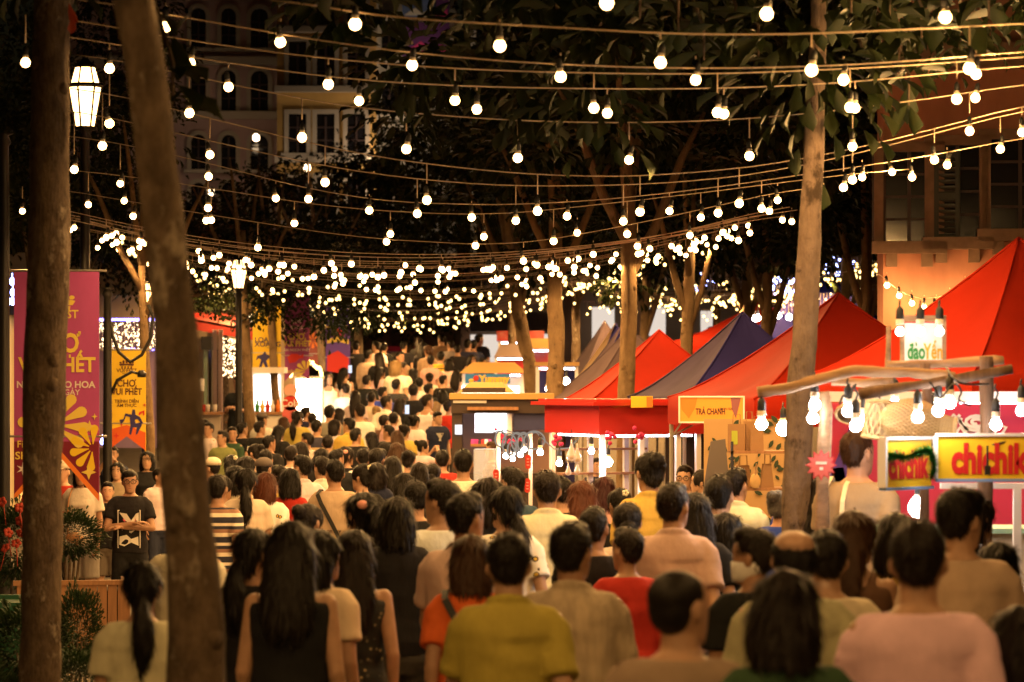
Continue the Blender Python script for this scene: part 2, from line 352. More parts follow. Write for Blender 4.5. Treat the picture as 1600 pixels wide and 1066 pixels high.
def garment(sex, pose, kind):
    k = (sex, pose, kind)
    if k in GARM: return GARM[k]
    J = joints(sex, pose); d = J['dz']; mb = MB(); vox = .0125; amp = .0095
    T = TORSO[sex]
    def up(z0, z1, inf, flare=0):
        out = []
        zs = [z0]+[t[0] for t in T if z0+.02 < t[0] < z1-.01]+[z1]
        for z in zs:
            for p, q in zip(T, T[1:]):
                if p[0] <= z <= q[0]:
                    f = (z-p[0])/(q[0]-p[0]); r3 = [p[i]+(q[i]-p[i])*f for i in (1,2,3)]; break
            t = max(0, (1.3-z)/.4); i2 = inf+flare*t
            wa = max(r3[0], .15 if sex == 'M' else .14) if z < 1.3 else r3[0]
            out.append(ring(z, wa+i2, r3[1]+i2*1.1, r3[2], dz=d))
        return out
    if kind in ('tee', 'shirt', 'long', 'tank', 'dress'):
        top = {'tank': 1.40, 'dress': 1.385}.get(kind, 1.462)
        mb.loft(up(.86 if kind != 'dress' else 1.0, top, .017, .016 if kind != 'dress' else .0))
        if kind == 'dress':
            mb.loft([ring(z, x, y, -.01, dz=d) for z, x, y in ((.42,.27,.22),(.6,.235,.19),(.8,.205,.16),(.92,.195,.15),(1.04,.16,.12))])
        if kind in ('tank', 'dress'):
            for s in (-1, 1): mb.tube([(.085*s,-.1,1.36+d),(.088*s,-.075,1.42+d),(.085*s,-.01,1.452+d),(.085*s,.07,1.4+d),(.08*s,.1,1.34+d)], .02, 8)
        else:
            fr = {'tee': .66, 'shirt': .74}.get(kind, 1)
            for (h, e, w), s in zip(J['arms'], (-1, 1)):
                h = Vector(h); e = Vector(e); w = Vector(w); en = h+(e-h)*fr
                mb.tube([h+Vector((-.07*s,0,.012)), h+Vector((-.03*s,0,.004)), h+(e-h)*.12, h+(en-h)*.5, en], [.06,.069,.069,.069,.07 if kind != 'long' else .058], 14)
                if kind == 'long': mb.caps(e, e+(w-e)*.95, .056, .04)
        if kind == 'shirt':
            mb.tube([(.07*cos(a),-.004+.066*sin(a),1.468+d-.026*sin(a)) for a in [2*pi*i/16 for i in range(17)]], .02, 8)
    elif kind in ('trousers', 'shorts'):
        if pose == 'sit': mb.loft([ring(z, x, y, 0) for z, x, y in ((.38,.15,.12),(.45,.185,.15),(.56,.175,.13),(.62,.16,.118))])
        else: mb.loft([ring(z, x, y, -.01) for z, x, y in ((.76,.13,.1),(.84,.182,.13),(.93,.182,.132),(1.02,.162,.114))])
        for h, n, an in J['legs']:
            h = Vector(h); n = Vector(n); an = Vector(an)
            if kind == 'trousers':
                mb.caps(h, n, .105, .082); mb.caps(n, an+Vector((0,-.01,.02)), .084, .066)
            else: mb.tube([h+Vector((0,0,.02)), h+(n-h)*.3, h+(n-h)*.92], [.1,.105,.1], 14)
        amp = .004
    elif kind == 'shoes':
        pass
    me = remesh(mb, vox, 3, kind); folds(me, amp, len(GARM)*3.1, 1.46+d)
    me.materials.append(CLOTH); me.update(); GARM[k] = me; return me
def shoe_mesh(sex, pose, s):
    k = (pose, 'shoe', s)
    if k in GARM: return GARM[k]
    an = joints(sex, pose)['legs'][0 if s < 0 else 1][2]; mb = MB(); x, y, z = an; zz = z-.085
    rg = []
    for t, w, h in ((-.09,.026,.06),(-.075,.038,.075),(-.02,.042,.085),(.05,.046,.062),(.12,.05,.05),(.17,.044,.04),(.195,.022,.03)):
        rg.append([(x+.05*t*s+w*cos(2*pi*j/12), y+t, zz+max(.0, h*.5+h*.5*sin(2*pi*j/12))) for j in range(12)])
    mb.loft(rg); me = mb.mesh('shoe', True); me.materials.append(SHOE); GARM[k] = me; return me
def hair_mesh(style):
    if style in HAIRS: return HAIRS[style]
    mb = MB(); rnd = random.Random(hash(style) % 999 if False else sum(map(ord, style)))
    back = lambda: mb.ell((0,-.04,1.624), (.074,.062,.082), 18, 12)
    if style in ('crop', 'cap'): mb.ell((0,-.014,1.652), (.0815,.098,.082), 20, 14); back(); mb.ell((0,.03,1.705), (.06,.058,.036), 14, 9)
    elif style == 'fringe': mb.ell((0,-.012,1.652), (.085,.1,.086), 20, 14); back(); mb.ell((.01,.045,1.69), (.066,.058,.045), 14, 9)
    elif style == 'buzz': mb.ell((0,-.014,1.645), (.0795,.095,.078), 20, 14); mb.ell((0,-.037,1.61), (.072,.064,.08), 18, 12)
    elif style == 'bald':
        mb.ell((0,-.045,1.605), (.083,.066,.075), 18, 12)
        for s in (-1,1): mb.ell((.062*s,-.01,1.635), (.022,.055,.04), 12, 8)
    else:
        mb.ell((0,-.016,1.65), (.085,.1,.086), 20, 14)
        for s in (-1, 1): mb.ell((.06*s,.01,1.64), (.027,.066,.068), 12, 8)
        if style in ('long', 'longwavy'):
            w = 1.0 if style == 'long' else 1.15
            mb.loft([ring(z, x*w, y, c, 18) for z, x, y, c in ((1.26,.05,.02,-.125),(1.30,.085,.032,-.125),(1.38,.1,.042,-.115),(1.46,.1,.05,-.1),(1.54,.097,.07,-.065),(1.62,.094,.09,-.03),(1.68,.07,.07,-.02))])
        elif style == 'bob':
            mb.loft([ring(z, x, y, c, 18) for z, x, y, c in ((1.47,.085,.06,-.045),(1.49,.102,.078,-.04),(1.55,.106,.085,-.036),(1.62,.1,.092,-.028),(1.68,.07,.07,-.02))])
        else:
            mb.ell((0,-.045,1.6), (.07,.06,.07), 16, 10)
            if style == 'pony':
                mb.ell((0,-.125,1.665), (.026,.026,.026), 10, 8)
                mb.tube([(0,-.115,1.665),(0,-.15,1.65),(.004,-.165,1.58),(.008,-.155,1.48),(.005,-.145,1.38),(0,-.14,1.31)], [.02,.028,.04,.042,.03,.008], 12)
            elif style == 'lowpony':
                mb.tube([(0,-.09,1.57),(0,-.125,1.54),(.01,-.14,1.47),(.012,-.135,1.38),(.005,-.13,1.3),(0,-.13,1.25)], [.03,.03,.046,.05,.034,.008], 12)
            elif style == 'bun': mb.ell((.0,-.115,1.69), (.046,.042,.044), 14, 10)
            elif style == 'lowbun': mb.ell((.0,-.115,1.585), (.05,.038,.042), 14, 10)
    m0 = remesh(mb, .008, 2, 'hair')
    out = []
    for c, n in [(v.co.copy(), v.normal.copy()) for v in m0.vertices]:
        q = noise.noise(Vector((c.x*38, c.y*38, c.z*11)))+.7*noise.noise(Vector((c.x*80, c.y*80, c.z*22)))
        out.extend(c+n*(.0045 if style != 'buzz' else .0012)*q)
    m0.vertices.foreach_set('co', out); m0.update()
    vs = [tuple(v.co) for v in m0.vertices]; fs = [list(p.vertices) for p in m0.polygons]
    polys = [(p.center.copy(), p.normal.copy()) for p in m0.polygons]
    if style != 'buzz':
        lng = style in ('long', 'longwavy', 'bob', 'pony', 'lowpony')
        for _ in range(1300 if lng else 1200):
            c, n = rnd.choice(polys)
            if c.y > .06 and c.z < 1.68: continue
            dn = Vector((0,-.2 if c.z > 1.68 else 0,-1)); t = (dn-n*dn.dot(n))
            t = (t.normalized() if t.length > .1 else Vector((rnd.uniform(-1,1), -1, 0)).normalized())
            L = rnd.uniform(.04,.1) if lng else rnd.uniform(.012,.034)
            dr = (t+n*(.1 if lng else .45)+Vector((rnd.gauss(0,.11),rnd.gauss(0,.11),rnd.gauss(0,.1)))).normalized()
            sd = dr.cross(n).normalized()*(.0035 if lng else .0024); b = len(vs); p = c-n*.004
            mid = p+dr*L*.6+n*.005; end = p+dr*L-n*.002
            vs += [tuple(p-sd), tuple(p+sd), tuple(mid+sd*.8), tuple(mid-sd*.8), tuple(end)]; fs += [[b,b+1,b+2,b+3],[b+3,b+2,b+4]]
    me = bpy.data.meshes.new('hair'); me.from_pydata(vs, [], fs); me.polygons.foreach_set('use_smooth', [True]*len(fs))
    me.materials.append(HAIR); me.update(); bpy.data.meshes.remove(m0); HAIRS[style] = me; return me
def small(name, f, m, smooth=True):
    mb = MB(); f(mb); me = mb.mesh(name, smooth); me.materials.append(m); return me
EYE_ME = small('eye', lambda b: b.ell((0,0,0), (.0135,.008,.0068), 10, 7), EYEW); IRIS_ME = small('iris', lambda b: b.ell((0,0,0), (.0062,.004,.0062), 8, 6), IRIS)
BROW_ME = small('eyebrow', lambda b: b.tube([(-.018,-.004,-.001),(-.006,.002,.003),(.008,.002,.003),(.019,-.006,-.003)], [.002,.0042,.004,.0016], 6), BROW)
LIP_ME = small('mouth', lambda b: b.tube([(-.024,-.01,0),(-.012,0,.001),(0,.003,-.0005),(.012,0,.001),(.024,-.01,0)], [.002,.0058,.0066,.0058,.002], 7), LIP)
def gl(b):
    for s in (-1,1): b.tube([(.034*s+.027*cos(a),.002*abs(cos(a)),.021*sin(a)) for a in [2*pi*i/14 for i in range(15)]], .0032, 5)
    b.tube([(-.008,.003,.004),(.008,.003,.004)], .003, 5)
    for s in (-1,1): b.tube([(.06*s,-.002,.006),(.076*s,-.03,.006),(.081*s,-.1,.002)], .0028, 5)
GLASS_ME = small('glasses', gl, GLASSES)
def capf(b):
    b.loft([ring(z, x, y, -.012, 20) for z, x, y in ((1.652,.093,.107),(1.69,.092,.105),(1.72,.075,.088),(1.745,.04,.05),(1.75,.01,.012))])
    b.loft([[(.07*cos(a)*k, .06+.09*sin(a)*k, 1.66-.02*k*sin(a)+t) for a in [pi*i/8 for i in range(9)]] for k, t in ((.2,.004),(1,.004),(1,-.004),(.2,-.004))])
CAP_ME = small('cap', capf, CLOTH)
def strapf(b):
    pts = [(-.13,-.115,1.44),(-.09,-.15,1.36),(0,-.16,1.2),(.09,-.17,1.03),(.15,-.14,.93)]
    b.loft([[(x-.016,y,z-.008),(x+.016,y,z+.008),(x+.016,y-.008,z+.008),(x-.016,y-.008,z-.008)] for x, y, z in pts])
    b.loft([[(x-.016,y,z),(x+.016,y,z),(x+.016,y+.008,z),(x-.016,y+.008,z)] for x, y, z in ((-.13,-.115,1.44),(-.12,-.02,1.478),(-.1,.09,1.41),(.0,.155,1.25))])
    b.box((.17,-.12,.86), (.11,.06,.17))
SLING_ME = small('shoulder_bag', strapf, STRAP, False)
def totef(b):
    for x in (-.135,-.03):
        b.loft([[(x-.012,y,z),(x+.012,y,z),(x+.012,y-.006,z+.004),(x-.012,y-.006,z+.004)] for x, y, z in ((x,.07,1.42),(x,-.02,1.487),(x-.003,-.1,1.445),(x-.008,-.15,1.36),(x-.012,-.165,1.2),(x-.014,-.172,1.1))])
    b.loft([[(-.21,-.17,z),(.04,-.17,z),(.04,-.17-d,z),(-.21,-.17-d,z)] for z, d in ((.78,.03),(.82,.07),(1.0,.06),(1.11,.015))])
TOTE_ME = small('tote_bag', totef, CREAM, False)
def waistf(b):
    b.ell((.02,.2,.93), (.1,.04,.07), 14, 9)
    b.loft([[(x-.008,y,z),(x+.008,y,z),(x+.008,y+.006,z),(x-.008,y+.006,z)] for x, y, z in ((.1,.17,.97),(.11,.165,1.15),(.1,.14,1.35),(.09,.03,1.475))])
WAIST_ME = small('crossbody_bag', waistf, LEATHER)
DARKS = [(.007,.005,.004),(.010,.007,.005),(.013,.008,.006)]
SK = [(.42,.24,.15),(.46,.27,.17),(.38,.21,.13),(.5,.3,.2)]
COLS = dict(white=(.78,.74,.7), cream=(.68,.6,.46), beige=(.5,.41,.3), tan=(.33,.23,.15), black=(.014,.014,.015), navy=(.02,.024,.06), grey=(.25,.23,.21), yellow=(.55,.4,.09), ygreen=(.42,.36,.07),
 orange=(.8,.16,.035), red=(.45,.03,.02), green=(.035,.075,.04), blue=(.03,.06,.35), pink=(.6,.36,.32), olive=(.2,.19,.07), teal=(.03,.06,.09), brown=(.14,.08,.05), lpink=(.72,.55,.55), dkblue=(.03,.035,.1))
HC = dict(k=None, br=(.06,.028,.014), red=(.1,.03,.015), ginger=(.045,.018,.008), blond=(.3,.19,.08), grey=(.1,.095,.09), wine=(.05,.012,.012))
PLACED = []; NP = [0]
def person_at(X, Y, Z, h, hair='crop', hc='k', top='tee', tc='white', sex='M', pose='walk', yaw=0, hy=0, label='', bot='trousers', bc=None, face=False, extra=(), group='people in the night market crowd', skin=None):
    rnd = random.Random(NP[0]*17+3); NP[0] += 1; k = h/1.738
    o = link('person', body_mesh(sex, pose, hy), None, (X, Y, Z), R(yaw)); o.scale = (k, k, k)
    o.color = (*(skin or rnd.choice(SK)), 1); tag(o, label, 'person', group)
    dz = joints(sex, pose)['dz']
    def ch(name, me, col=None, z=0, rot=0, sc=None, matl=None):
        c = link(name, me, o, (0,0,z)); c.rotation_euler[2] = rot
        if col: c.color = (*col, 1)
        if sc: c.scale = sc
        if matl: c.material_slots[0].link = 'OBJECT'; c.material_slots[0].material = matl
        return c
    hcol = HC[hc] or rnd.choice(DARKS)
    ch('hair', hair_mesh(hair), hcol, dz, R(hy), (rnd.uniform(.97,1.03), rnd.uniform(.97,1.03), 1.0))
    if hair == 'cap' or 'cap' in extra: ch('cap', CAP_ME, (.6,.52,.4) if 'cream_cap' in extra else (.12,.1,.09), dz, R(hy))
    tn = {'tee':'t_shirt','shirt':'shirt','long':'jacket','tank':'tank_top','dress':'dress'}[top]
    pat = CLOTHS.get(tc); col = (1,1,1) if pat else COLS[tc]
    tp = ch(tn, garment(sex, pose, top), tuple(min(.85, x*rnd.uniform(.9,1.1)) for x in col), 0, 0, None, pat)
    bcol = COLS[bc] if bc else rnd.choice([(.02,.02,.025),(.03,.035,.06),(.06,.055,.05),(.12,.1,.08)])
    ch(bot, garment(sex, pose, bot), bcol)
    for s in (-1, 1): ch('shoe', shoe_mesh(sex, pose, s), (.6,.58,.55) if NP[0] % 3 else (.03,.03,.03))
    if face:
        for s in (-1, 1):
            for nm, me, y, z, x in (('eye', EYE_ME, .079, 1.612, .031), ('eyebrow', BROW_ME, .091, 1.634, .032)):
                c = link(nm, me, o); c.location = Matrix.Rotation(R(hy), 3, 'Z') @ Vector((x*s, y, z+dz)); c.rotation_euler[2] = R(hy)-s*.35
                if nm == 'eye': link('iris', IRIS_ME, c, (0,.0062,0))
                else: c.scale = (s, 1, 1)
        c = link('mouth', LIP_ME, o); c.location = Matrix.Rotation(R(hy), 3, 'Z') @ Vector((0,.0895,1.546+dz)); c.rotation_euler[2] = R(hy)
    if 'glasses' in extra:
        c = link('glasses', GLASS_ME, o); c.location = Matrix.Rotation(R(hy), 3, 'Z') @ Vector((0,.1,1.612+dz)); c.rotation_euler[2] = R(hy)
    for e, me, nm in (('sling', SLING_ME, 'shoulder_bag'), ('tote', TOTE_ME, 'tote_bag'), ('waist', WAIST_ME, 'crossbody_bag')):
        if e in extra: link(nm, me, o)
    if 'scrunchie' in extra:
        mb = MB(); mb.ell((0,-.125,1.668), (.03,.014,.025), 12, 8); mb.build('scrunchie', mat('pink_scrunchie', (.75,.35,.28), .8), o, True)
    if 'clip' in extra:
        mb = MB()
        for i in range(5): mb.ell((.045+.016*cos(i*1.26),-.1,1.70+.016*sin(i*1.26)), (.012,.01,.012), 8, 6)
        mb.build('hair_clip', mat('pale_clip', (.8,.75,.55), .4), o, True)
    if 'mask' in extra:
        mb = MB(); mb.loft([rotz(ring(z, x, y, c, 16), R(hy)) for z, x, y, c in ((1.503,.045,.045,.052),(1.53,.06,.068,.032),(1.56,.068,.085,.016),(1.59,.0725,.096,.006))]); mb.build('face_mask', mat('mask_cloth', (.75,.75,.76), .9), o, True)
    return o, tp
def on_back(o, tp, items, m):
    """flat print laid on the cloth of a person's back (front=True: chest)"""
    me = tp.data; bv = BVHTree.FromPolygons([v.co for v in me.vertices], [list(p.vertices) for p in me.polygons])
    for s, size, x, z, front in items:
        t = (text_mesh(s, .02, 0) if isinstance(s, str) else s).copy(); t.materials.clear(); t.materials.append(m)
        sg = -1 if front else 1
        for v in t.vertices:
            px = x+v.co.x*size*sg; pz = z+v.co.z*size
            hit = bv.ray_cast(Vector((px, -.6*sg, pz)), Vector((0, sg, 0)))
            v.co = (px, (hit[0].y if hit[0] else -.15*sg)-.005*sg, pz)
        link('print', t, o)
def put(x, yt, s, hair='crop', hc='k', top='tee', tc='white', sex='M', pose='walk', yaw=0, hy=0, label='', dzg=0, hmin=1.5, hmax=1.9, **kw):
    """stand a person so that the head comes where the photograph has it, at scale s pixels per metre"""
    s *= .89 if s > 150 else 1-.11*max(0, s-110)/40
    Y = F/s
    for _ in range(40):          # taller or shorter than people are: a little nearer or farther
        h = EYE-(yt-595)/F*Y-gh(Y)-dzg
        if pose == 'sit': break
        if h < max(hmin, 1.5)+.06-.3*(hmin < 1.45) and Y > F/s*.8 and yt > 600: Y *= .993
        elif h > hmax-.04 and Y < F/s*1.2 and yt > 600: Y *= 1.007
        else: break
    for _ in range(60):
        X = (x-800)/F*Y
        if all((X-a)**2+(Y-b)**2 > .155 for a, b in PLACED): break
        Y += .06
    g = gh(Y)+dzg; h = EYE-(yt-595)/F*Y-g
    if pose == 'sit': h = (h)/(1-.44/1.738)
    if not hmin <= h <= hmax: WARN.append((x, yt, s, round(h, 2), label[:30]))
    h = min(max(h, hmin), hmax); PLACED.append((X, Y))
    return person_at(X, Y, g, h, hair, hc, top, tc, sex, pose, yaw, hy, label, **kw)
WARN = []
# ---------------------------------------------------------------- ground
PAVE = mat('paving_stone', (.30,.24,.18), .8, n=.35, ns=3, b=.3, bs=25)
JOINT = mat('paving_joint', (.16,.13,.10), .9, n=.3, ns=8, b=.4)
mb = MB(); ys = [-60,-10]+[2*i for i in range(0, 50)]+[110,140,200,400,900]
vs = []; fs = []; xs = [-300,-60,-20,-8,-3,0,3,8,20,60,300]
for y in ys:
    for x in xs: vs.append((x, y, gh(y)))
for i in range(len(ys)-1):
    for j in range(len(xs)-1): a = i*len(xs)+j; fs.append((a, a+1, a+1+len(xs), a+len(xs)))
mb.add(vs, fs); ground = tag(mb.build('ground', JOINT, None, True), kind='structure')
# paving slabs beside the planters, where the pavement shows between the legs
mb = MB(); mb.box((0,0,.009), (.485,.485,.018), tap=.985); tile_me = mb.mesh('tile'); tile_me.materials.append(PAVE)
for i in range(8):
    for j in range(22):
        o = link('tile', tile_me, ground, (-5.6+i*.5+random.uniform(-.004,.004), 25+j*.5+random.uniform(-.004,.004), random.uniform(-.004,.002)), random.uniform(-.008,.008))
# ---------------------------------------------------------------- trees
BARK1 = bark('bark_brown', (.21,.15,.10), (.06,.04,.025), (.38,.31,.23), 1.5)
BARK2 = bark('bark_pale', (.22,.16,.12), (.13,.09,.065), (.045,.03,.02), 1.3)
BARK3 = bark('bark_ochre', (.27,.18,.10), (.17,.11,.06), (.09,.06,.035))
LEAF = mat('leaf', (.014,.023,.006), .55, n=.5, ns=3, c2=(.024,.025,.007), trl=.12, spec=.15)
LEAFD = mat('bush_leaf', (.022,.045,.012), .5, n=.5, ns=5, trl=.25)
def leaf_geo(mb, p, d, L, w, rnd, droop=.25):
    d = d.normalized(); s = d.cross(Vector((rnd.gauss(0,.4), rnd.gauss(0,.4), 1))); s = s.normalized() if s.length > .05 else Vector((1,0,0))
    n = s.cross(d); b = p; t = p+d*L-n*L*droop
    m1 = p+d*L*.35; m2 = p+d*L*.75-n*L*droop*.4; fold = n*w*.35
    b0 = len(mb.v); mb.v += [tuple(q) for q in (b, m1+s*w*.3+fold*.6, m2+s*w*.52+fold, t, m2-s*w*.52+fold, m1-s*w*.3+fold*.6, m2)]
    mb.f += [[b0,b0+1,b0+2,b0+6],[b0+6,b0+2,b0+3],[b0,b0+6,b0+4,b0+5],[b0+6,b0+3,b0+4]]; mb.m += [0]*4
def crown_mesh(seed, nc=48, nl=80, Ls=(.12,.2), cr=.5, flat=.62):
    """clumps of broad leaves spread through a flattened ball of radius one (times 3 m)"""
    rnd = random.Random(seed); mb = MB()
    for _ in range(nc):
        while True:
            c = Vector((rnd.uniform(-1,1), rnd.uniform(-1,1), rnd.uniform(-1,1)))
            if .25 < c.length < 1: break
        c = Vector((c.x*3, c.y*3, c.z*3*flat)); r = cr*rnd.uniform(.7,1.5)
        for _ in range(nl):
            d = Vector((rnd.gauss(0,1), rnd.gauss(0,1), rnd.gauss(0,.7))).normalized(); p = c+d*r*rnd.uniform(.25,1)
            L = rnd.uniform(*Ls); leaf_geo(mb, p, (d+Vector((0,0,-.35))), L, L*.52, rnd)
    me = mb.mesh('crown', True); me.materials.append(LEAF); return me
CROWNS = [crown_mesh(11), crown_mesh(12), crown_mesh(13, 56)]
def tree(pts, Y, bm, label, crowns=(), limbs=(), group=None, n=20, wob=.13, top=None):
    """pts: (px, py, width px) up the trunk at distance Y; crowns: (dx, dy, z, scale, variant) about the base; limbs: (z0, dx, dy, dz, r)"""
    b = P(pts[-1][0], pts[-1][1], Y); base = Vector((b.x, Y, gh(Y)))
    t = empty('tree', base, 0, label, 'tree', group); mb = MB(); q = []; w = []
    for px, py, wd in reversed(pts): q.append(P(px, py, Y)-base); w.append(wd*Y/F/2)
    if q[0].z > .05: q.insert(0, Vector((q[0].x, 0, -.03))); w.insert(0, w[0]*1.12)
    if top: q.append(Vector((q[-1].x*1.0+top[0], top[1], top[2]))); w.append(w[-1]*.6)
    Q = []; Wd = []                       # finer rings for the bark relief
    for i in range(len(q)-1):
        k = max(2, int((q[i+1]-q[i]).length/.11))
        for j in range(k): f = j/k; Q.append(q[i].lerp(q[i+1], f)+Vector((noise.noise(Vector((i+f,Y,1)))*.012,0,0))); Wd.append(w[i]+(w[i+1]-w[i])*f)
    Q.append(q[-1]); Wd.append(w[-1])
    mb.tube(Q, Wd, n, None, wob)
    for s in range(5):                    # knots and branch scars
        i = random.randrange(1, max(2, len(Q)-1)); a = random.uniform(-2.6,-.5); r = Wd[i]
        mb.ell((Q[i].x+r*.85*cos(a), Q[i].y+r*.85*sin(a), Q[i].z), (r*.34, r*.34, r*.42), 10, 7)
    mb.build('trunk', bm, t, True)
    for z0, dx, dy, dz, r in limbs:
        for i in range(len(Q)-1):
            if Q[i].z <= z0 <= Q[i+1].z: p = Q[i]; break
        else: p = Q[-1]
        m = MB(); m.tube([p, p+Vector((dx*.35, dy*.35, dz*.3)), p+Vector((dx*.7, dy*.7, dz*.72)), p+Vector((dx, dy, dz))], [r, r*.8, r*.6, r*.28], 10, None, .15); m.build('branch', bm, t, True)
    for i, (dx, dy, z, sc, k) in enumerate(crowns):
        c = link('crown', CROWNS[k % 3], t, (dx, dy, z), k*1.3+i); c.scale = (sc, sc, sc); c['kind'] = 'stuff'
    return t
LB = lambda z, r, k=.55: [(z, 1.6*k, .5*k, 1.9, r), (z+.3, -1.5*k, -.4*k, 1.8, r), (z+.6, .4*k, 1.5*k, 1.9, r*.9), (z+.7, -.3*k, -1.4*k, 1.9, r*.9)]
TA = tree([(85,-30,58),(80,60,56),(78,220,62),(76,420,64),(70,600,66),(66,760,62),(64,930,60),(62,1066,64)], 18, BARK1, 'brown knotty trunk crossing the purple banner, in front of the big lantern', [(-.4,.6,5.9,.85,0)], LB(4.3,.08), top=(0,.2,5.6))
TB = tree([(208,-40,64),(228,120,62),(240,250,61),(262,400,63),(277,560,68),(290,760,76),(300,930,84),(308,1066,92)], 11.6, BARK1, 'thick blurred dark trunk rising through the crowd beside the arms-crossed man', [(-.5,0,6.0,.8,1)], LB(4.0,.07), top=(-.2,.1,5.9))
TC = tree([(1279,20,24),(1277,100,27),(1272,220,31),(1266,340,35),(1262,420,38),(1256,540,40),(1250,640,42),(1245,760,46)], 21, BARK2, 'pale grey scarred trunk standing before the red tents at the driftwood beam', [(-.6,.8,5.7,.95,2),(2.0,1.4,5.6,.72,0)], LB(4.8,.06), top=(0,.1,5.6))
TD = tree([(982,380,25),(983,450,25),(981,540,25),(978,625,27)], 39, BARK3, 'straight ochre trunk rising behind the red kiosk roof', [(0,0,5.9,1.0,1),(.9,1.5,7.2,.95,0),(2.3,1.0,6.4,.95,2)], LB(3.6,.07), top=(0,0,5.3))
TE = tree([(868,415,22),(866,470,24),(870,530,23),(868,600,26),(868,680,28)], 48, BARK3, 'gnarled split trunk between the black kiosk and the red tent', [(.8,.8,6.6,.85,2),(1.4,2.0,7.6,.9,0)], LB(3.7,.07), wob=.3, top=(0,0,5.8))
TF = tree([(803,430,17),(808,480,19),(818,530,20),(828,570,20),(831,620,21)], 55, BARK3, 'crooked leaning trunk behind the brown roofed snack kiosk', [(.8,0,6.2,.95,0),(1.6,1.0,7.2,.9,1)], LB(3.4,.07), wob=.2, top=(-.3,0,5.5))
for i, (px, Y, w, lab) in enumerate([(1008,52,14,'slender trunk hung with tiny lights behind the grey tent tops'), (1075,48,19,'dark trunk behind the red tent peak and the blue tent'), (1165,56,17,'twin-stemmed trunk rising above the blue tent peak'),
        (1198,50,18,'trunk beside the pale scarred tree, above the blue tent slope'), (1320,58,17,'dark trunk in shade between red tent and pink building'), (1352,47,20,'shaded trunk right against the corner of the pink building')]):
    tree([(px+3,400,w*.8),(px,480,w),(px-2,560,w),(px-4,640,w*1.1)], Y, BARK3, lab, [(random.uniform(-.5,.5),0,5.2+.2*i,.95,i)], LB(3.0,.06,.35), 'trees behind the right-hand stalls', 12, top=(0,0,4.6))
for i, (px, Y, w, lab, cr) in enumerate([(225,45,14,'slim trunk behind the yellow banner, half hidden by the near trunk', [(-1.6,0,5.4,.72,0)]), (383,57,15,'trunk in front of the cafe curtain with a paper notice beside it', [(-.6,.6,3.9,.55,1),(-2.6,2,5.0,.55,0)]), (425,60,12,'slender leaning trunk in front of the white drinks booth', [(.4,.6,3.8,.58,2)]),
        (500,64,11,'thin trunk behind the pink banner by the blue banner', [(.6,.6,3.6,.6,0)])]):
    tree([(px-3,440,w*.8),(px,520,w),(px+4,600,w*1.05),(px+9,680,w*1.15)], Y, BARK3, lab, cr, LB(3.2,.05), 'trees along the cafe side', 12, top=(0,0,4.6))
for i, (px, Y, z, sc, lab) in enumerate([(560,76,5.3,1.05,'round dark tree in front of the yellow facade'), (350,70,5.0,.95,'dark tree below the arched windows'), (800,72,7.8,1.1,'tall dark tree hiding the lit white facade corner'), (900,74,8.2,1.25,'tall dense tree filling the dark sky above the street'), (1120,78,8.0,1.3,'broad dark tree behind the strings of bulbs, above the tents'), (60,52,5.6,.72,'dark leafy tree behind the big lantern'), (640,80,4.6,.75,'small tree by the lit stage end of the street')]):
    tree([(px,470,12),(px,530,13),(px,590,15)], Y, BARK1, lab, [(0,0,z-gh(Y),sc,i)]+([(1.6 if px == 560 else .8,.5,z-gh(Y)+1.7,sc*.8,i+1)] if px != 350 else []), LB(2.4,.05), 'dark background trees', 10, top=(0,0,z-gh(Y)))
# leaves near enough to tell apart, on twigs that hang below the near crowns
lm = MB(); leaf_geo(lm, Vector((0,0,0)), Vector((0,1,0)), 1, .55, random.Random(3), .18); leaf_me = lm.mesh('leaf', True); leaf_me.materials.append(LEAF)
def twig(tr, px, py, Y, n, L=.24, seed=1):
    rnd = random.Random(seed); c = P(px, py, Y)-tr.location
    m = MB(); m.tube([c+Vector((-.1,.1,.5)), c+Vector((0,0,.2)), c], [.014,.01,.006], 6); m.build('twig', BARK1, tr, True)
    for i in range(n):
        d = Vector((rnd.gauss(0,1), rnd.gauss(0,1), rnd.uniform(-1,.3))).normalized(); o = link('leaf', leaf_me, tr, c+Vector((0,0,rnd.uniform(0,.35)))+d*.03)
        o.rotation_euler = d.to_track_quat('Y', 'Z').to_euler(); o.scale = (L*rnd.uniform(.8,1.25),)*3
for i, (tr, px, py, Y) in enumerate([(TB,500,-10,16),(TB,528,8,16.3),(TB,590,-8,16.6),(TB,690,-5,17),(TC,1060,50,20.5),(TC,1150,60,21),(TC,1185,90,21.5),(TC,1330,20,20),(TC,1390,30,21),(TC,1440,60,21.5),(TC,1405,120,22),(TC,1420,165,22),(TC,1500,40,21),(TC,1545,30,20.5),(TC,1100,95,21),(TC,1350,130,22.5),(TC,1000,30,20),(TC,870,40,21),(TA,110,-20,18),(TA,120,10,18.3),(TA,40,-15,18),(TB,270,165,16),(TB,650,10,17)]):
    twig(tr, px, py, Y, 10, .2 if Y < 20 else .22, i)
mb = MB(); rnd = random.Random(5); leaf_geo(mb, Vector((0,0,0)), Vector((.3,.1,-1)), .11, .05, rnd); leaf_geo(mb, Vector((.02,0,-.06)), Vector((-.1,.1,-1)), .1, .045, rnd)
mb.build('red_leaf', mat('red_leaf', (.4,.06,.02), .5, trl=.3), TA, True, P(108,5,17.5)-TA.location)
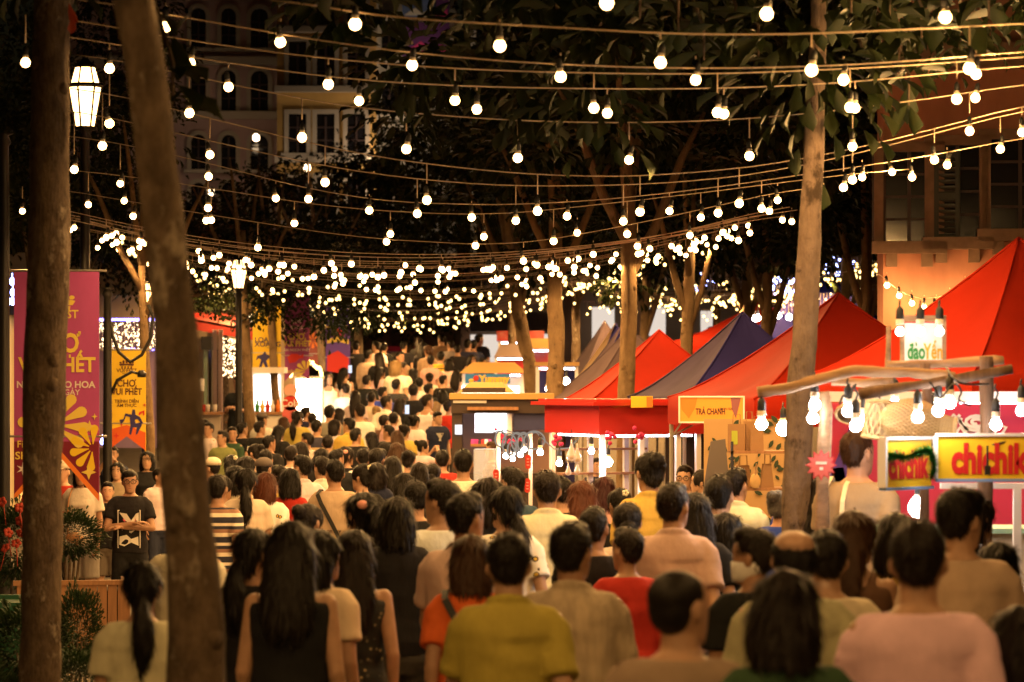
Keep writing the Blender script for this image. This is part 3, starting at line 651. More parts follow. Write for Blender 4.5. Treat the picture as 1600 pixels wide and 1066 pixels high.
# ---------------------------------------------------------------- bulb strings
BM = mat('bulb_glow', e=(1,.56,.19), es=BULB); BMF = mat('far_bulb_glow', e=(1,.62,.19), es=BULB*.3); BMW = mat('dim_bulb_glow', e=(1,.6,.27), es=BULB)
for m_ in (BMF, BMW): m_.cycles.emission_sampling = 'NONE'   # the lamps below do the lighting
LAMPS = {}
def lamp(parent, loc, watts, kind='SPOT'):
    """the lamp of a globe bulb: its opaque base keeps the light off everything above"""
    k = (round(watts), kind)
    if k not in LAMPS:
        l = bpy.data.lights.new('bulb_lamp', kind); l.energy = watts; l.color = (1,.54,.175)
        if kind == 'SPOT': l.spot_size = R(172); l.spot_blend = .35
        l.shadow_soft_size = .03; LAMPS[k] = l
    return link('bulb_lamp', LAMPS[k], parent, loc)
SOCK = mat('bulb_socket', (.02,.02,.02), .5); COLLAR = mat('bulb_collar', (.8,.7,.55), .5); CABLE = mat('cable', (.75,.58,.4), .5)
mb = MB(); mb.lathe([(.004,-.034),(.017,-.030),(.028,-.02),(.034,-.004),(.033,.008),(.026,.022),(.019,.030)], 14); bulb_me = mb.mesh('bulb', True); bulb_me.materials.append(BM)
mb = MB(); mb.lathe([(.0195,.0285),(.0205,.034),(.0205,.052),(.0185,.056)], 12); mb.k = 1; mb.lathe([(.017,.0555),(.0195,.06),(.0185,.1),(.012,.112),(.004,.12)], 12); sock_me = mb.mesh('socket', True); sock_me.materials.append(COLLAR); sock_me.materials.append(SOCK)
def ipol(pts, x):
    if x <= pts[0][0]: (a, b), (c, d) = pts[0], pts[1]
    else:
        for (a, b), (c, d) in zip(pts, pts[1:]):
            if x <= c: break
    return b+(d-b)*(x-a)/(c-a)
def string(pts, Y0, Y1, bulbs, label, group='strings of globe bulbs across the street', far=False, bm=None):
    x0, x1 = pts[0][0], pts[-1][0]; dep = lambda x: Y0+(Y1-Y0)*(x-x0)/(x1-x0)
    N = 36; sm = []
    for i in range(N+1):
        x = x0+(x1-x0)*i/N; h = (x1-x0)*.04
        y = sum(ipol(pts, min(max(x+k*h, x0), x1)) for k in (-1.5,-.75,0,.75,1.5))/5; sm.append((x, y))
    org = P(*sm[0], Y0); mb = MB(); mb.tube([P(x, y, dep(x))-org for x, y in sm], .0042, 5)
    for bx, by in bulbs:
        Yb = dep(bx); b = P(bx, by, Yb); w = P(bx, ipol(sm, bx), Yb); zt = max(w.z, b.z+.13)
        mb.tube([b-org+Vector((0,0,.115)), Vector((b.x, b.y, zt))-org], .0045, 5)
    c = mb.build('string_light', CABLE, None, True, org); tag(c, label, 'string light', group)
    if far:
        m = MB()
        for bx, by in bulbs: m.ell(P(bx, by, dep(bx))-org, (.025,.025,.027), 8, 6)
        tag(m.build('bulb', BMF, c, True), kind='stuff')
        for i, (bx, by) in enumerate(bulbs):
            if i % 8 == 3: lamp(c, P(bx, by, dep(bx))-org+Vector((0,0,-.05)), WATT*5.5)
    else:
        for bx, by in bulbs:
            b = link('bulb', bulb_me, c, P(bx, by, dep(bx))-org); b.rotation_euler = (random.gauss(0,.12), random.gauss(0,.12), 0); b.scale = (random.uniform(.8,.88),)*3; link('socket', sock_me, b)
            lamp(c, P(bx, by, dep(bx))-org+Vector((0,-.01,-.045)), (WATT*3 if bx > 1390 else WATT*1.5) if not bm else WATT*.3, 'POINT' if bm or bx > 1390 else 'SPOT')
            if bm: b.material_slots[0].link = 'OBJECT'; b.material_slots[0].material = bm
    return c
string([(150,-70),(948,-45),(1640,-25)], 14.6, 15.6, [(948,5),(1198,22),(1477,27)], 'uppermost bulb string, its three large globes touching the top edge')
string([(422,-4),(540,18),(641,30),(817,40),(1060,54),(1250,54),(1567,39),(1640,34)], 16.6, 17, [(555,38),(781,72),(1032,98),(1268,110),(1515,107)], 'bulb string whose middle globe hangs alone above the dark street centre')
string([(100,-8),(257,22),(530,69),(716,91),(868,101),(1070,108),(1296,104),(1500,90),(1640,76)], 18.6, 18.6, [(259,42),(438,66),(644,102),(876,120),(1087,125),(1318,125),(1525,116)], 'bulb string passing right over the yellow facade windows')
string([(60,20),(266,60),(530,95),(766,111),(1070,117),(1262,111),(1500,98),(1640,84)], 20, 19.6, [(40,98),(297,99),(513,132),(711,157),(928,169),(1121,176),(1328,168),(1495,155)], 'bulb string with long drop cords just above the arched facade')
string([(60,48),(266,85),(540,125),(766,137),(1070,140),(1300,132),(1640,98)], 21, 20.4, [(171,107),(357,136),(561,158),(745,171),(949,177),(1131,178),(1336,169),(1524,153)], 'bulb string whose globe hangs beside the large lit lantern')
string([(120,80),(257,110),(530,167),(665,179),(834,191),(1070,192),(1262,179),(1500,148),(1640,124)], 22.4, 21.6, [(171,193),(296,177),(472,215),(635,233),(809,247),(983,250),(1171,244),(1332,229),(1515,205)], 'bulb string drooping to its lowest globes in the dark middle')
string([(110,132),(266,169),(530,236),(700,262),(900,278),(1070,273),(1262,250),(1500,192),(1640,152)], 24, 23, [(160,228),(328,242),(508,285),(667,313),(840,330),(1000,331),(1155,318),(1332,281),(1460,250),(1597,207)], 'bulb string bundled with others on its climb to the pink building')
string([(90,165),(266,206),(530,266),(733,289),(834,292),(1070,287),(1262,260),(1600,172),(1640,160)], 26, 24, [(116,265),(326,276),(482,311),(652,334),(806,345),(974,346),(1122,333),(1318,293),(1563,233)], 'bulb string just below the topmost bundle, tied to the pale scarred tree')
string([(80,205),(270,240),(530,309),(700,321),(868,319),(1070,300),(1262,272),(1480,240),(1640,205)], 28, 25, [(188,287),(325,325),(431,310),(577,329),(737,340),(886,338),(1046,330),(1190,326),(1347,277),(1425,277),(1480,258)], 'bulb string with a run of close globes before the pink building shutters')
string([(90,262),(270,285),(530,326),(766,338),(1070,305),(1262,280),(1420,262)], 30, 27, [(138,320),(194,314),(330,344),(460,349),(610,366),(756,370),(865,377),(980,366),(1095,340),(1215,313),(1394,269)], 'bulb string low over the street joining the pale trunk from the lantern post')
string([(60,290),(290,330),(560,372),(800,385),(985,352),(1262,290)], 32, 28, [(35,330),(208,338),(322,345),(403,387),(604,378),(743,384),(818,408),(902,364),(996,385),(1078,368),(1202,330),(1275,310),(1287,311)], 'bulb string sagging above the crowd to the ochre trunk')
rnd = random.Random(21)
for k in range(28):
    Y = 33.5+k*1.62; px0 = 40+(Y-33)*6.6; px1 = 1250-(Y-33)*7.5; yl = 318+(Y-33)*2.6+rnd.uniform(-8,8); yr = 318+(Y-33)*2.7+rnd.uniform(-10,10); ys_ = min(503, 394+(Y-33)*2.7+rnd.uniform(-12,12))
    xm = .55*px0+.45*px1; pts = []
    for i in range(13):
        t = i/12; x = px0+(px1-px0)*t; yy = (yl*(1-t)+yr*t); dip = ys_-(yl+yr)/2; pts.append((x, yy+dip*4*t*(1-t)))
    nb = int(17+(6 if Y > 50 else 0)); bl = []
    for i in range(nb):
        x = px0+(px1-px0)*(i+.5+rnd.uniform(-.38,.38))/nb; bl.append((x, ipol(pts, x)+rnd.uniform(12,26)*34/Y+rnd.choice((0,0,8))))
    string(pts, Y, Y-1.5+rnd.uniform(-.5,.5), bl, 'one of the warm bulb strings massed low over the far crowd', 'bulb strings massed over the far crowd', far=Y > 50)
for k in range(13):                        # strings in the grove behind the stalls
    Y = 56+k*1.7; a = 900+rnd.uniform(0,60); b = 1375; y0 = 388+rnd.uniform(-8,90); y1 = 385+rnd.uniform(-10,70); dip = rnd.uniform(12,40)
    pts = [(a+(b-a)*i/8, y0+(y1-y0)*i/8+dip*4*(i/8)*(1-i/8)) for i in range(9)]
    string(pts, Y, Y, [(x, ipol(pts, x)+rnd.uniform(2,20)) for x in [rnd.uniform(a, b) for _ in range(24)]], 'one of the tiny bulb strings slung between trees behind the tents', 'bulb strings in the grove behind the tents', far=True)
for k, Y in enumerate((-7,-4,-1,2,4.5,7,9.5,12)):   # the same strings go on over the near crowd
    z = 4.5+.2*(k % 2); org = Vector((-5.5, Y, z+.6)); mb = MB(); sag = [Vector((11*i/16, 0, -.8*4*(i/16)*(1-i/16))) for i in range(17)]
    mb.tube(sag, .0055, 5); c = mb.build('string_light', CABLE, None, True, org); tag(c, 'bulb string hanging over the near end of the crowd, higher than the view', 'string light', 'bulb strings over the near crowd')
    for i in range(1, 16):
        b = link('bulb', bulb_me, c, sag[i]+Vector((0,0,-.16))); link('socket', sock_me, b)
        if i % 5 == 2: lamp(c, sag[i]+Vector((0,0,-.21)), WATT*3.2)
# ---------------------------------------------------------------- buildings
IRON = mat('black_iron', (.018,.016,.015), .45, m=.3, b=.1);
PLUM = mat('plum_plaster', (.52,.37,.37), .9, n=.3, ns=.5, b=.2, bs=12); OCHRE = mat('ochre_plaster', (.66,.43,.15), .9, n=.25, ns=.5, b=.2, bs=12)
WHITEP = mat('white_plaster', (.62,.6,.55), .85, n=.2, ns=.7); CORN = mat('pale_cornice', (.45,.4,.34), .8); DPANE = mat('dark_glass', (.012,.012,.016), .08, spec=.6)
PINKP = mat('terracotta_plaster', (.46,.20,.12), .92, n=.6, ns=1.1, c2=(.28,.12,.08), b=.5, bs=9, st=(1,1,.35)); SHUT = mat('dark_shutter', (.05,.03,.03), .6); SHUTG = mat('green_grey_shutter', (.03,.036,.03), .6); STONE = mat('stone_trim', (.24,.15,.10), .85, n=.3, ns=5)
def arch(w, h, n=10):
    r = w/2; return [(-r,0),(r,0)]+[(r*cos(pi*i/n), h-r+r*sin(pi*i/n)) for i in range(n+1)]
def window(b, x, z, w, h, y, arched=False, frm=CORN, bars=True):
    """frame standing proud of the wall, pane set back in it, glazing bars"""
    o = arch(w+.24, h+.12) if arched else [(-w/2-.12,0),(w/2+.12,0),(w/2+.12,h+.12),(-w/2-.12,h+.12)]
    i_ = arch(w, h) if arched else [(-w/2,.0),(w/2,.0),(w/2,h),(-w/2,h)]
    mb = MB(); n = len(o)
    vs = [(p[0], -.09, p[1]) for p in o]+[(p[0], -.09, p[1]) for p in i_]+[(p[0], .02, p[1]) for p in o]+[(p[0], .02, p[1]) for p in i_]
    fs = []
    for k in range(n):
        l = (k+1) % n
        fs += [(k, l, n+l, n+k), (k, 2*n+k, 2*n+l, l), (n+k, n+l, 3*n+l, 3*n+k)]
    mb.add(vs, fs); mb.box((0,-.08,-.05), (w+.4,.2,.1))
    f = mb.build('window', frm, b, False, (x, y, z))
    m = MB(); m.prism(i_, -.005, -.003); m.build('pane', DPANE, f)
    if bars:
        m = MB(); m.box((0,-.03,h*.48), (.05,.05,h*.9))
        for q in (.33, .66): m.box((0,-.027,h*q), (w*.92,.045,.04))
        m.build('glazing_bar', SHUT, f)
    return f
def pw(px, Y): return (px-800)/F*Y
def pz(py, Y): return EYE-(py-595)/F*Y
Y0 = 98; g0 = gh(Y0)
b = empty('arcaded_building', (pw(280,Y0), Y0, g0), R(4), 'plum plastered facade with three rows of tall arched windows, far behind', 'building')
mb = MB(); mb.box((0,2,9), (6.6,4,18)); mb.build('wall', PLUM, b)
for z in (pz(95,Y0)-g0, pz(180,Y0)-g0, 3.2): mb = MB(); mb.box((0,-.1,z), (6.7,.3,.22)); mb.build('cornice', CORN, b)
for zz, hh in ((pz(75,Y0)-g0, 1.15), (pz(175,Y0)-g0, 1.2), (pz(265,Y0)-g0, 1.0), (pz(340,Y0)-g0, 1.0), (11.6, 1.2), (1.0,1.6)):
    for px in (185, 245, 310, 357, 405): window(b, pw(px,Y0)-pw(280,Y0), zz, .42 if px in (310,357) else .5, hh, 0, True, PLUM if px < 300 else CORN)
mb = MB(); mb.box((0,-.25,14.6), (6.9,.5,.5)); mb.build('eave', STONE, b)
b = empty('ochre_building', (pw(510,Y0-3), Y0-3, g0), 0, 'ochre facade with white framed rectangular windows beside the plum building', 'building')
x0 = pw(510, Y0-3); Yq = Y0-3
mb = MB(); mb.box((0,2,9), (2.75,4,18)); mb.build('wall', OCHRE, b)
for py in (47, 140, 250, -30): mb = MB(); mb.box((0,-.1,pz(py,Yq)-g0), (2.85,.34,.17)); mb.build('cornice', CORN, b)
for py, h in ((135,1.25), (240,1.1), (40,1.2), (-40,1.2), (345,1.2)):
    for px in (465, 509, 557): window(b, pw(px,Yq)-x0, pz(py,Yq)-g0, .5, h, 0, False, CORN)
b = empty('white_building', (pw(650,Y0-2), Y0-2, g0), 0, 'lit white corner building carrying blue and purple banners behind the leaves', 'building')
x0 = pw(650,Y0-2); Yq = Y0-2
mb = MB(); mb.box((0,2.2,9), (2.2,4,18)); mb.build('wall', WHITEP, b)
for px in (588, 628, 740): mb = MB(); mb.box((pw(px,Yq)-x0,-.12,9), (.16,.5,18)); mb.build('pilaster', WHITEP, b)
for py in (28, 95, 185): mb = MB(); mb.box((0,-.15,pz(py,Yq)-g0), (2.3,.4,.16)); mb.build('cornice', WHITEP, b)
for py, h in ((88,1.0), (195,1.1), (290,1.1)):
    for px in (608,): window(b, pw(px,Yq)-x0, pz(py,Yq)-g0, .42, h, 0, False, WHITEP)
BLUEB = mat('pale_blue_print', (.14,.22,.5), .7); PURB = mat('purple_print', (.13,.04,.2), .7); YEL = mat('yellow_print', (.75,.52,.08), .7); MAG = mat('magenta_print', (.62,.05,.25), .7); WHT = mat('white_print', (.78,.76,.72), .7); REDP = mat('red_print', (.55,.03,.02), .6); ORA = mat('orange_print', (.75,.2,.03), .7); NAVYP = mat('navy_print', (.03,.025,.13), .7); BRN = mat('brown_print', (.1,.035,.02), .7); GRNP = mat('green_print', (.04,.25,.06), .6)
for px, py, w, h, m, lab in ((655,10,.95,.62,BLUEB,'pale blue sign high on the white corner building'), (690,6,.42,.9,PURB,'small purple banner with a pink foot, high on the white building'), (665,62,1.35,.95,PURB,'wide dark purple hoarding below the blue sign, half hidden by leaves')):
    mb = MB(); mb.box((0,0,0), (w,.05,h)); o = mb.build('facade_banner', m, None, False, P(px,py,Yq-.5)); tag(o, lab, 'banner')
    mb = MB(); mb.prism([(-w*.45,-h*.42),(w*.45,-h*.42),(w*.35,-h*.15),(w*.1,-h*.28),(-w*.1,-h*.05),(-w*.3,-h*.25)], -.034, -.03); mb.build('print', MAG if m is PURB else WHT, o)
WLG = mat('added_facade_glow', e=(1,.7,.4), es=12)  # small lamps added only to brighten the far facades
for px, py, Y, wt, lab in ((600,255,Y0-3.6,75,'added lamp behind the leaves, lighting the white corner building'), (655,140,Y0-3.4,40,'added lamp under the purple hoarding, lighting the white building'), (480,262,Y0-4.2,26,'added lamp low behind the trees, lighting the ochre facade'), (330,300,Y0-2.2,18,'added lamp low behind the trees, lighting the plum facade'), (400,215,Y0-2,9,'added lamp lighting the wall between the arched windows and the ochre facade')):
    o = empty('added_facade_lamp', P(px,py,Y), 0, lab, 'lamp', 'added lamps lighting the far facades'); mb = MB(); mb.lathe([(.05,-.1),(.09,-.06),(.09,.05),(.03,.1)], 10); mb.build('globe', WLG, o, True); mb = MB(); mb.tube([(0,0,.1),(0,.2,.16),(0,.55,.1)], .025, 6); mb.build('bracket', IRON, o)
    l = bpy.data.lights.new('added_facade_light', 'POINT'); l.energy = wt; l.color = (1,.7,.42); l.shadow_soft_size = .1; link('added_facade_light', l, o, (0,-.2,0))
# ---- terracotta building
Yb = 34; xb = pw(1380,Yb); b = empty('terracotta_building', (xb, Yb, 0), R(-4), 'terracotta pink plastered building with dark open shutters behind the red tents', 'building')
mb = MB(); mb.box((4,.8,4.3), (8,1.6,8.6)); mb.build('wall', PINKP, b)
mb = MB(); mb.box((4,-.2,pz(88,Yb)), (8.2,.7,.16)); mb.box((4,-.12,pz(100,Yb)), (8.1,.42,.12)); mb.build('eave', STONE, b)
def shutter_win(x, w, z0, z1, side):
    f = MB(); h = z1-z0
    f.box((x,-.05,z1+.05), (w+.2,.12,.1)); f.box((x,-.08,z0-.06), (w+.24,.2,.12)); f.box((x+w/2+.05,-.04,(z0+z1)/2), (.09,.1,h)); f.box((x-w/2-.05,-.04,(z0+z1)/2), (.09,.1,h))
    for s in (-1,1): f.box((x+s*w*.35,-.05,z0-.17), (.11,.12,.16))
    f = f.build('window', STONE, b)
    m = MB(); m.box((x,-.012,(z0+z1)/2), (w,.02,h)); m.build('pane', DPANE, f)
    m = MB(); m.box((x,-.03,(z0+z1)/2), (.035,.03,h))
    for q in (.25,.5,.75): m.box((x,-.034,z0+h*q), (w,.03,.025))
    m.build('glazing_bar', SHUT, f)
    for s, mm, an in side:
        Mx = Matrix.Translation((x+s*w/2,-.08,z0)) @ Matrix.Rotation(R(an), 4, 'Z'); m = MB(); wd = w*.5
        for q in (.02, wd-.02): m.box((s*q,0,h/2), (.045,.035,h), Mx)
        for q in (.03, h/2, h-.03): m.box((s*wd/2,0,q), (wd-.06,.033,.06), Mx)
        for i in range(int(h/.06)): m.add(*[MB().box((0,0,0),(wd-.07,.006,.05)).v, [(3,2,1,0),(4,5,6,7),(0,1,5,4),(1,2,6,5),(2,3,7,6),(3,0,4,7)]], Mx @ Matrix.Translation((s*wd/2,0,.05+i*.06)) @ Matrix.Rotation(.6,4,'X'))
        tag(m.build('shutter', mm, b), kind=None)
zt, zb = pz(238,Yb), pz(378,Yb)
shutter_win(pw(1420,Yb)-xb, .5, zb, zt, ((-1,SHUT,-68),(1,SHUTG,-12)))
shutter_win(pw(1495,Yb)-xb, .46, zb+.04, zt+.06, ((-1,SHUT,-62),))
shutter_win(pw(1592,Yb)-xb, .62, zb+.12, zt+.12, ((-1,SHUT,-60),(1,SHUT,-15)))
shutter_win(pw(1720,Yb)-xb, .6, zb+.12, zt+.12, ((-1,SHUT,-60),(1,SHUT,-15)))
string([(1372,425),(1400,452),(1430,466),(1465,465),(1500,455),(1540,425),(1572,405)], Yb-.35, Yb-.35, [(1386,446),(1405,462),(1425,474),(1444,481),(1463,481),(1484,470),(1508,452)], 'short festoon of lit bulbs on the terracotta wall above the green lettered sign', 'festoon', bm=BMW)
# ---------------------------------------------------------------- street lamps, banners, cafe side
LGL = mat('lantern_glass', e=(1,.58,.2), es=10); CHROME = mat('bracket_steel', (.5,.48,.45), .3, m=.8)
def lantern_post(px, Y, ztop, sc, label, arms=False, lamp=True):
    g = gh(Y); o = empty('street_lamp', (pw(px,Y), Y, g), 0, label, 'street lamp', 'wrought iron lamps along the cafe side'); H = ztop-g-.62*sc
    mb = MB(); mb.lathe([(.16,0),(.16,.12),(.12,.16),(.11,.5),(.13,.55),(.075,.62),(.06,.9),(.05,H-.5),(.045,H-.12),(.07,H-.08),(.04,H-.02),(.09,H)], 14); mb.build('post', IRON, o, True)
    if lamp:
        L = empty('lantern', (0,0,H), 0, None, None); L.parent = o
        w0, w1, h = .1*sc, .175*sc, .46*sc
        for k in range(6):
            a0 = 2*pi*k/6+.2; a1 = a0+2*pi/6; q = lambda r, a, z: (r*cos(a), r*sin(a), z)
            m = MB(); m.add([q(w0*.96,a0,.04), q(w0*.96,a1,.04), q(w1*.96,a1,h), q(w1*.96,a0,h)], [(0,1,2,3)])
            m.add([q(w1*.86,a0,h+.035*sc), q(w1*.86,a1,h+.035*sc), q(w1*.6,a1,h+.2*sc), q(w1*.6,a0,h+.2*sc)], [(0,1,2,3)]); m.build('lantern_pane', LGL, L)
        m = MB()
        for k in range(6):
            a = 2*pi*k/6+.2; m.tube([(w0*cos(a),w0*sin(a),.03),(w1*cos(a),w1*sin(a),h)], .011*sc, 5); m.tube([(w1*.9*cos(a),w1*.9*sin(a),h+.02*sc),(w1*.62*cos(a),w1*.62*sin(a),h+.2*sc)], .01*sc, 5)
        m.lathe([(w0*1.1,.0),(w0*1.15,.04),(w0*.5,.05)], 12); m.lathe([(w1*1.02,h-.01),(w1*1.12,h+.01),(w1*1.05,h+.035*sc)], 12)
        m.lathe([(w1*.66,h+.2*sc),(w1*.68,h+.22*sc),(w1*.3,h+.27*sc),(.03*sc,h+.3*sc),(.035*sc,h+.33*sc),(.008,h+.4*sc)], 12); m.build('lantern_frame', IRON, L)
    if arms:
        for s in (1,):
            m = MB(); m.tube([(.04,0,1.25*0+H*.62),(.12,0,H*.67),(.3,0,H*.70),(.42,0,H*.69)], .02, 7)
            m.tube([(.05,0,H*.88),(.06,0,H*.83),(.14,0,H*.77),(.28,0,H*.735),(.42,0,H*.76),(.53,0,H*.82),(.56,0,H*.9),(.5,0,H*.94)], .022, 8); m.lathe([(.05,0),(.06,.05),(.03,.09)], 8, (.42,0,H*.68)); m.build('scroll_bracket', IRON, o, True)
    return o
lantern_post(133, 36, pz(112,36), 1.0, 'tall lamp with the large glowing lantern above the purple banner')
lantern_post(6, 31.5, 5.2, 1.0, 'dark lamp post at the frame edge carrying the purple banner brackets', lamp=False)
lantern_post(168, 42, 4.0, .9, 'black lamp post with scroll bracket between purple and yellow banners', True, False)
lantern_post(373, 54, pz(410,54), .72, 'farther glowing lantern among the bulbs above the white drinks booth')
lantern_post(228, 46, pz(446,46), .5, 'small lit crown lantern beyond the yellow banner, beside the slim trunk')
lantern_post(20, 62, 4.2, .9, 'dark lamp post farther back behind the purple banner', lamp=False)
PURP = mat('banner_magenta', (.42,.07,.27), .5, n=.15, ns=2, spec=.4, b=.5, bs=4, st=(1,1,.5)); DRED = mat('banner_dark_red', (.17,.008,.03), .5); YELB = mat('banner_yellow', (.8,.54,.03), .55, n=.1, ns=2, b=.5, bs=4); VIOB = mat('banner_violet', (.11,.05,.32), .6); PBAN = mat('banner_plum', (.30,.05,.20), .6)
def petal(a, L, w, cx, cz, r0):
    pts = []; n = 7
    for i in range(n+1): t = i/n; pts.append((r0+L*t, w*(.12+.88*t**1.2)*.5))
    for i in range(1, 6): q = pi/2-pi*i/6; pts.append((r0+L+w*.5*cos(q), w*.5*sin(q)))
    pts += [(r0+L*t, -w*(.12+.88*t**1.2)*.5) for t in [1-i/n for i in range(n+1)]]
    return [(cx+x*cos(a)-y*sin(a), cz+x*sin(a)+y*cos(a)) for x, y in pts]
def star(cx, cz, r, k=.35, n=4, a0=pi/2): return [(cx+(r if i % 2 == 0 else r*k)*cos(a0+pi*i/n), cz+(r if i % 2 == 0 else r*k)*sin(a0+pi*i/n)) for i in range(2*n)]
def banner(px, pyt, pyb, wpx, Y, m, label, items, notch=None, yaw=0, rods=True):
    s = F/Y; w = wpx/s; h = (pyb-pyt)/s; o = P(px, pyt, Y); e = empty('banner', o, R(yaw), label, 'banner', 'festival banners along the cafe side')
    nz = (notch/s) if notch else 0
    pts = [(-w/2,0),(-w/2,-h),(0,-h+nz),(w/2,-h),(w/2,0)]
    mb = MB(); mb.prism(pts, -.006, .006); mb.build('banner_cloth', m, e)
    if rods:
        for z in (.012, -h*.72): mb = MB(); mb.tube([(-w/2-.09,0,z),(w/2+.07,0,z)], .012, 6); mb.build('rod', CHROME, e)
    for i, it in enumerate(items):
        if it[0] == 'T': text(it[1], it[4]/s*1.38, (((it[2]-px)/s), -.009-.0004*i, (pyt-it[3])/s), it[5], e, it[6] if len(it) > 6 else .012, .002, it[7] if len(it) > 7 else 1)
        else:
            for pl in it[1]: mb = MB(); mb.prism([((x-px)/s, (pyt-y)/s) for x, y in pl], -.0105-.0004*i, -.0075); mb.build('print', it[2], e)
    return e
YP = mat('banner_yellow_ink', (.72,.55,.10), .6); PALE = mat('banner_pale_ink', (.7,.6,.58), .6)
def flip(pl): return pl
def emblem(cx, cy, w, h):
    L = []
    for k in range(5): x = cx-w/2+w*(k+.5)/5; hh = h*(.5-.32*abs(k-2)/2); L.append([(x+w*.085*cos(2*pi*i/8), cy-hh*.35+hh*.8*.5*sin(2*pi*i/8)) for i in range(8)])
    L.append([(cx-w/2,cy+h*.05),(cx-w*.3,cy),(cx,cy+h*.03),(cx+w*.3,cy),(cx+w/2,cy+h*.05),(cx+w*.42,cy+h*.2),(cx,cy+h*.16),(cx-w*.42,cy+h*.2)])
    for k in range(4): x = cx-w*.3+w*.2*k; L.append([(x-w*.06,cy+h*.24),(x+w*.06,cy+h*.22),(x+w*.03,cy+h*.46),(x-w*.03,cy+h*.46)])
    return L
fire = lambda cx, cy, rs, L, w, a0, a1, n: [[(x, y) for x, y in petal(a0+(a1-a0)*i/(n-1), L, w, cx, cy, rs)] for i in range(n)]
banner(88.5, 425, 782, 133, 32, PURP, 'large purple festival banner with yellow fireworks behind the knotty trunk', [
 ('S', [[(22.5,690),(154.5,690),(154.5,781),(88.5,706),(22.5,781)]], DRED),
 ('S', [[(22.5,772),(88.5,697),(88.5,708),(22.5,783)],[(154.5,772),(88.5,697),(88.5,708),(154.5,783)]], ORA),
 ('S', emblem(90,468,56,46), YP), ('T','VUI·FEST',88,491,13,YP,.02), ('T','BAZAAR',88,504,4.5,YP,.01,1.3),
 ('T','CHỢ',88,536,30,YP,.03,.8), ('T','VUI PHẾT',89,570,23,YP,.03,.9), ('T','NGẮM PHÁO HOA',88,601,10.5,PALE,.03), ('T','MỖI NGÀY',95,613,9,PALE,.012),
 ('S', fire(84,664,10,38,17,R(-175),R(35),8), YP), ('S', fire(145,700,6,24,13,R(95),R(275),6), mat('banner_gold_ink',(.75,.52,.02),.6)),
 ('S', [star(140,666,9),star(148,651,5),star(139,738,12,.38)], YP), ('T','Fireworks',58,694,11,YP,.01), ('T','SHOW',52,712,12,YP,.02,1.1), ('S', [star(36,733,11,.3,6)], PALE)], 78)
banner(198, 548, 706, 60, 43, YELB, 'narrow orange yellow festival banner with a dark blue dancer', [
 ('S', [[(168.5,672),(198,664),(227.5,676),(227.5,704),(198,682),(168.5,704)]], mat('banner_vermilion',(.62,.1,.015),.6)),
 ('S', emblem(198,568,24,20), BRN), ('T','VUI·FEST',198,579,6,BRN,.02), ('T','BAZAAR',198,583.5,2,BRN,.01,1.3), ('T','CHỢ',198,599,11,BRN,.03,.85), ('T','VUI PHẾT',198,612,10,BRN,.03,.82), ('T','TRÌNH DIỄN',198,627,5,BRN,.02), ('T','ẨM THỰC',198,633.5,5,BRN,.02),
 ('S', [[(207,640),(211,640),(212,648),(219,652),(224,662),(221,662),(215,655),(211,656),(212,662),(220,660),(222,664),(215,678),(212,680),(214,668),(208,668),(205,680),(202,678),(204,664),(203,652),(197,650),(194,658),(189,664),(187,656),(193,655),(196,646),(206,648)]], NAVYP),
 ('S', [[(218,644),(226,641),(226,648),(224,650),(223,645),(219,648),(217,650),(217,646)],star(226,633,3),star(190,664,3),star(182,681,5)], REDP)], 40)
banner(417, 478, 580, 44, 60, YELB, 'yellow banner with blue figures above the white drinks booth', [('T','LOẠN',413,531,8,NAVYP,.02), ('T','XOẠNG',418,538,8,NAVYP,.02), ('S', [[(402,556),(410,554),(414,549),(417,554),(424,556),(428,566),(424,566),(420,560),(416,564),(420,576),(416,578),(411,566),(408,578),(404,576),(408,562),(404,560),(400,564)]], NAVYP), ('S', [[(396,578),(410,574),(430,576),(438,572),(438,580),(396,580)]], ORA)])
banner(464, 452, 596, 38, 61, PBAN, 'plum pink banner with red fish beside the glaring white stall', [('S', emblem(464,500,18,12), PALE), ('T','VUI·FEST',464,512,5,PALE,.02), ('T','CHỢ',463,526,10,YP,.03,.85), ('T','VUI PHẾT',464,537,9,YP,.03,.82), ('T','ĂN NGON PHẾT',464,547,4,PALE,.02), ('S', [[(449,558),(456,553),(464,553),(470,556),(474,552),(474,560),(468,560),(462,566),(452,568)]], REDP), ('S', fire(478,580,2,12,6,R(150),R(290),5), YP), ('T','Seafood',456,580,5,YP,.01,1,)], 20)
banner(528, 478, 590, 38, 68, VIOB, 'violet blue banner with red flower beyond the plum one', [('T','NHÌN PHẾT',526,511,5,YP,.02), ('S', fire(528,524,1,7,5,0,R(315),8), REDP), ('S', [[(511,530),(528,526),(545,531),(545,538),(528,534),(511,537)]], YP), ('S', [[(511,556),(528,548),(545,560),(545,585),(511,580)]], REDP)], 16)
banner(489, 496, 575, 22, 66, mat('banner_brown',(.25,.06,.05),.6), 'small dark red banner squeezed between the plum and violet ones', [('S', fire(489,532,2,8,5,0,R(315),8), ORA)], 8)
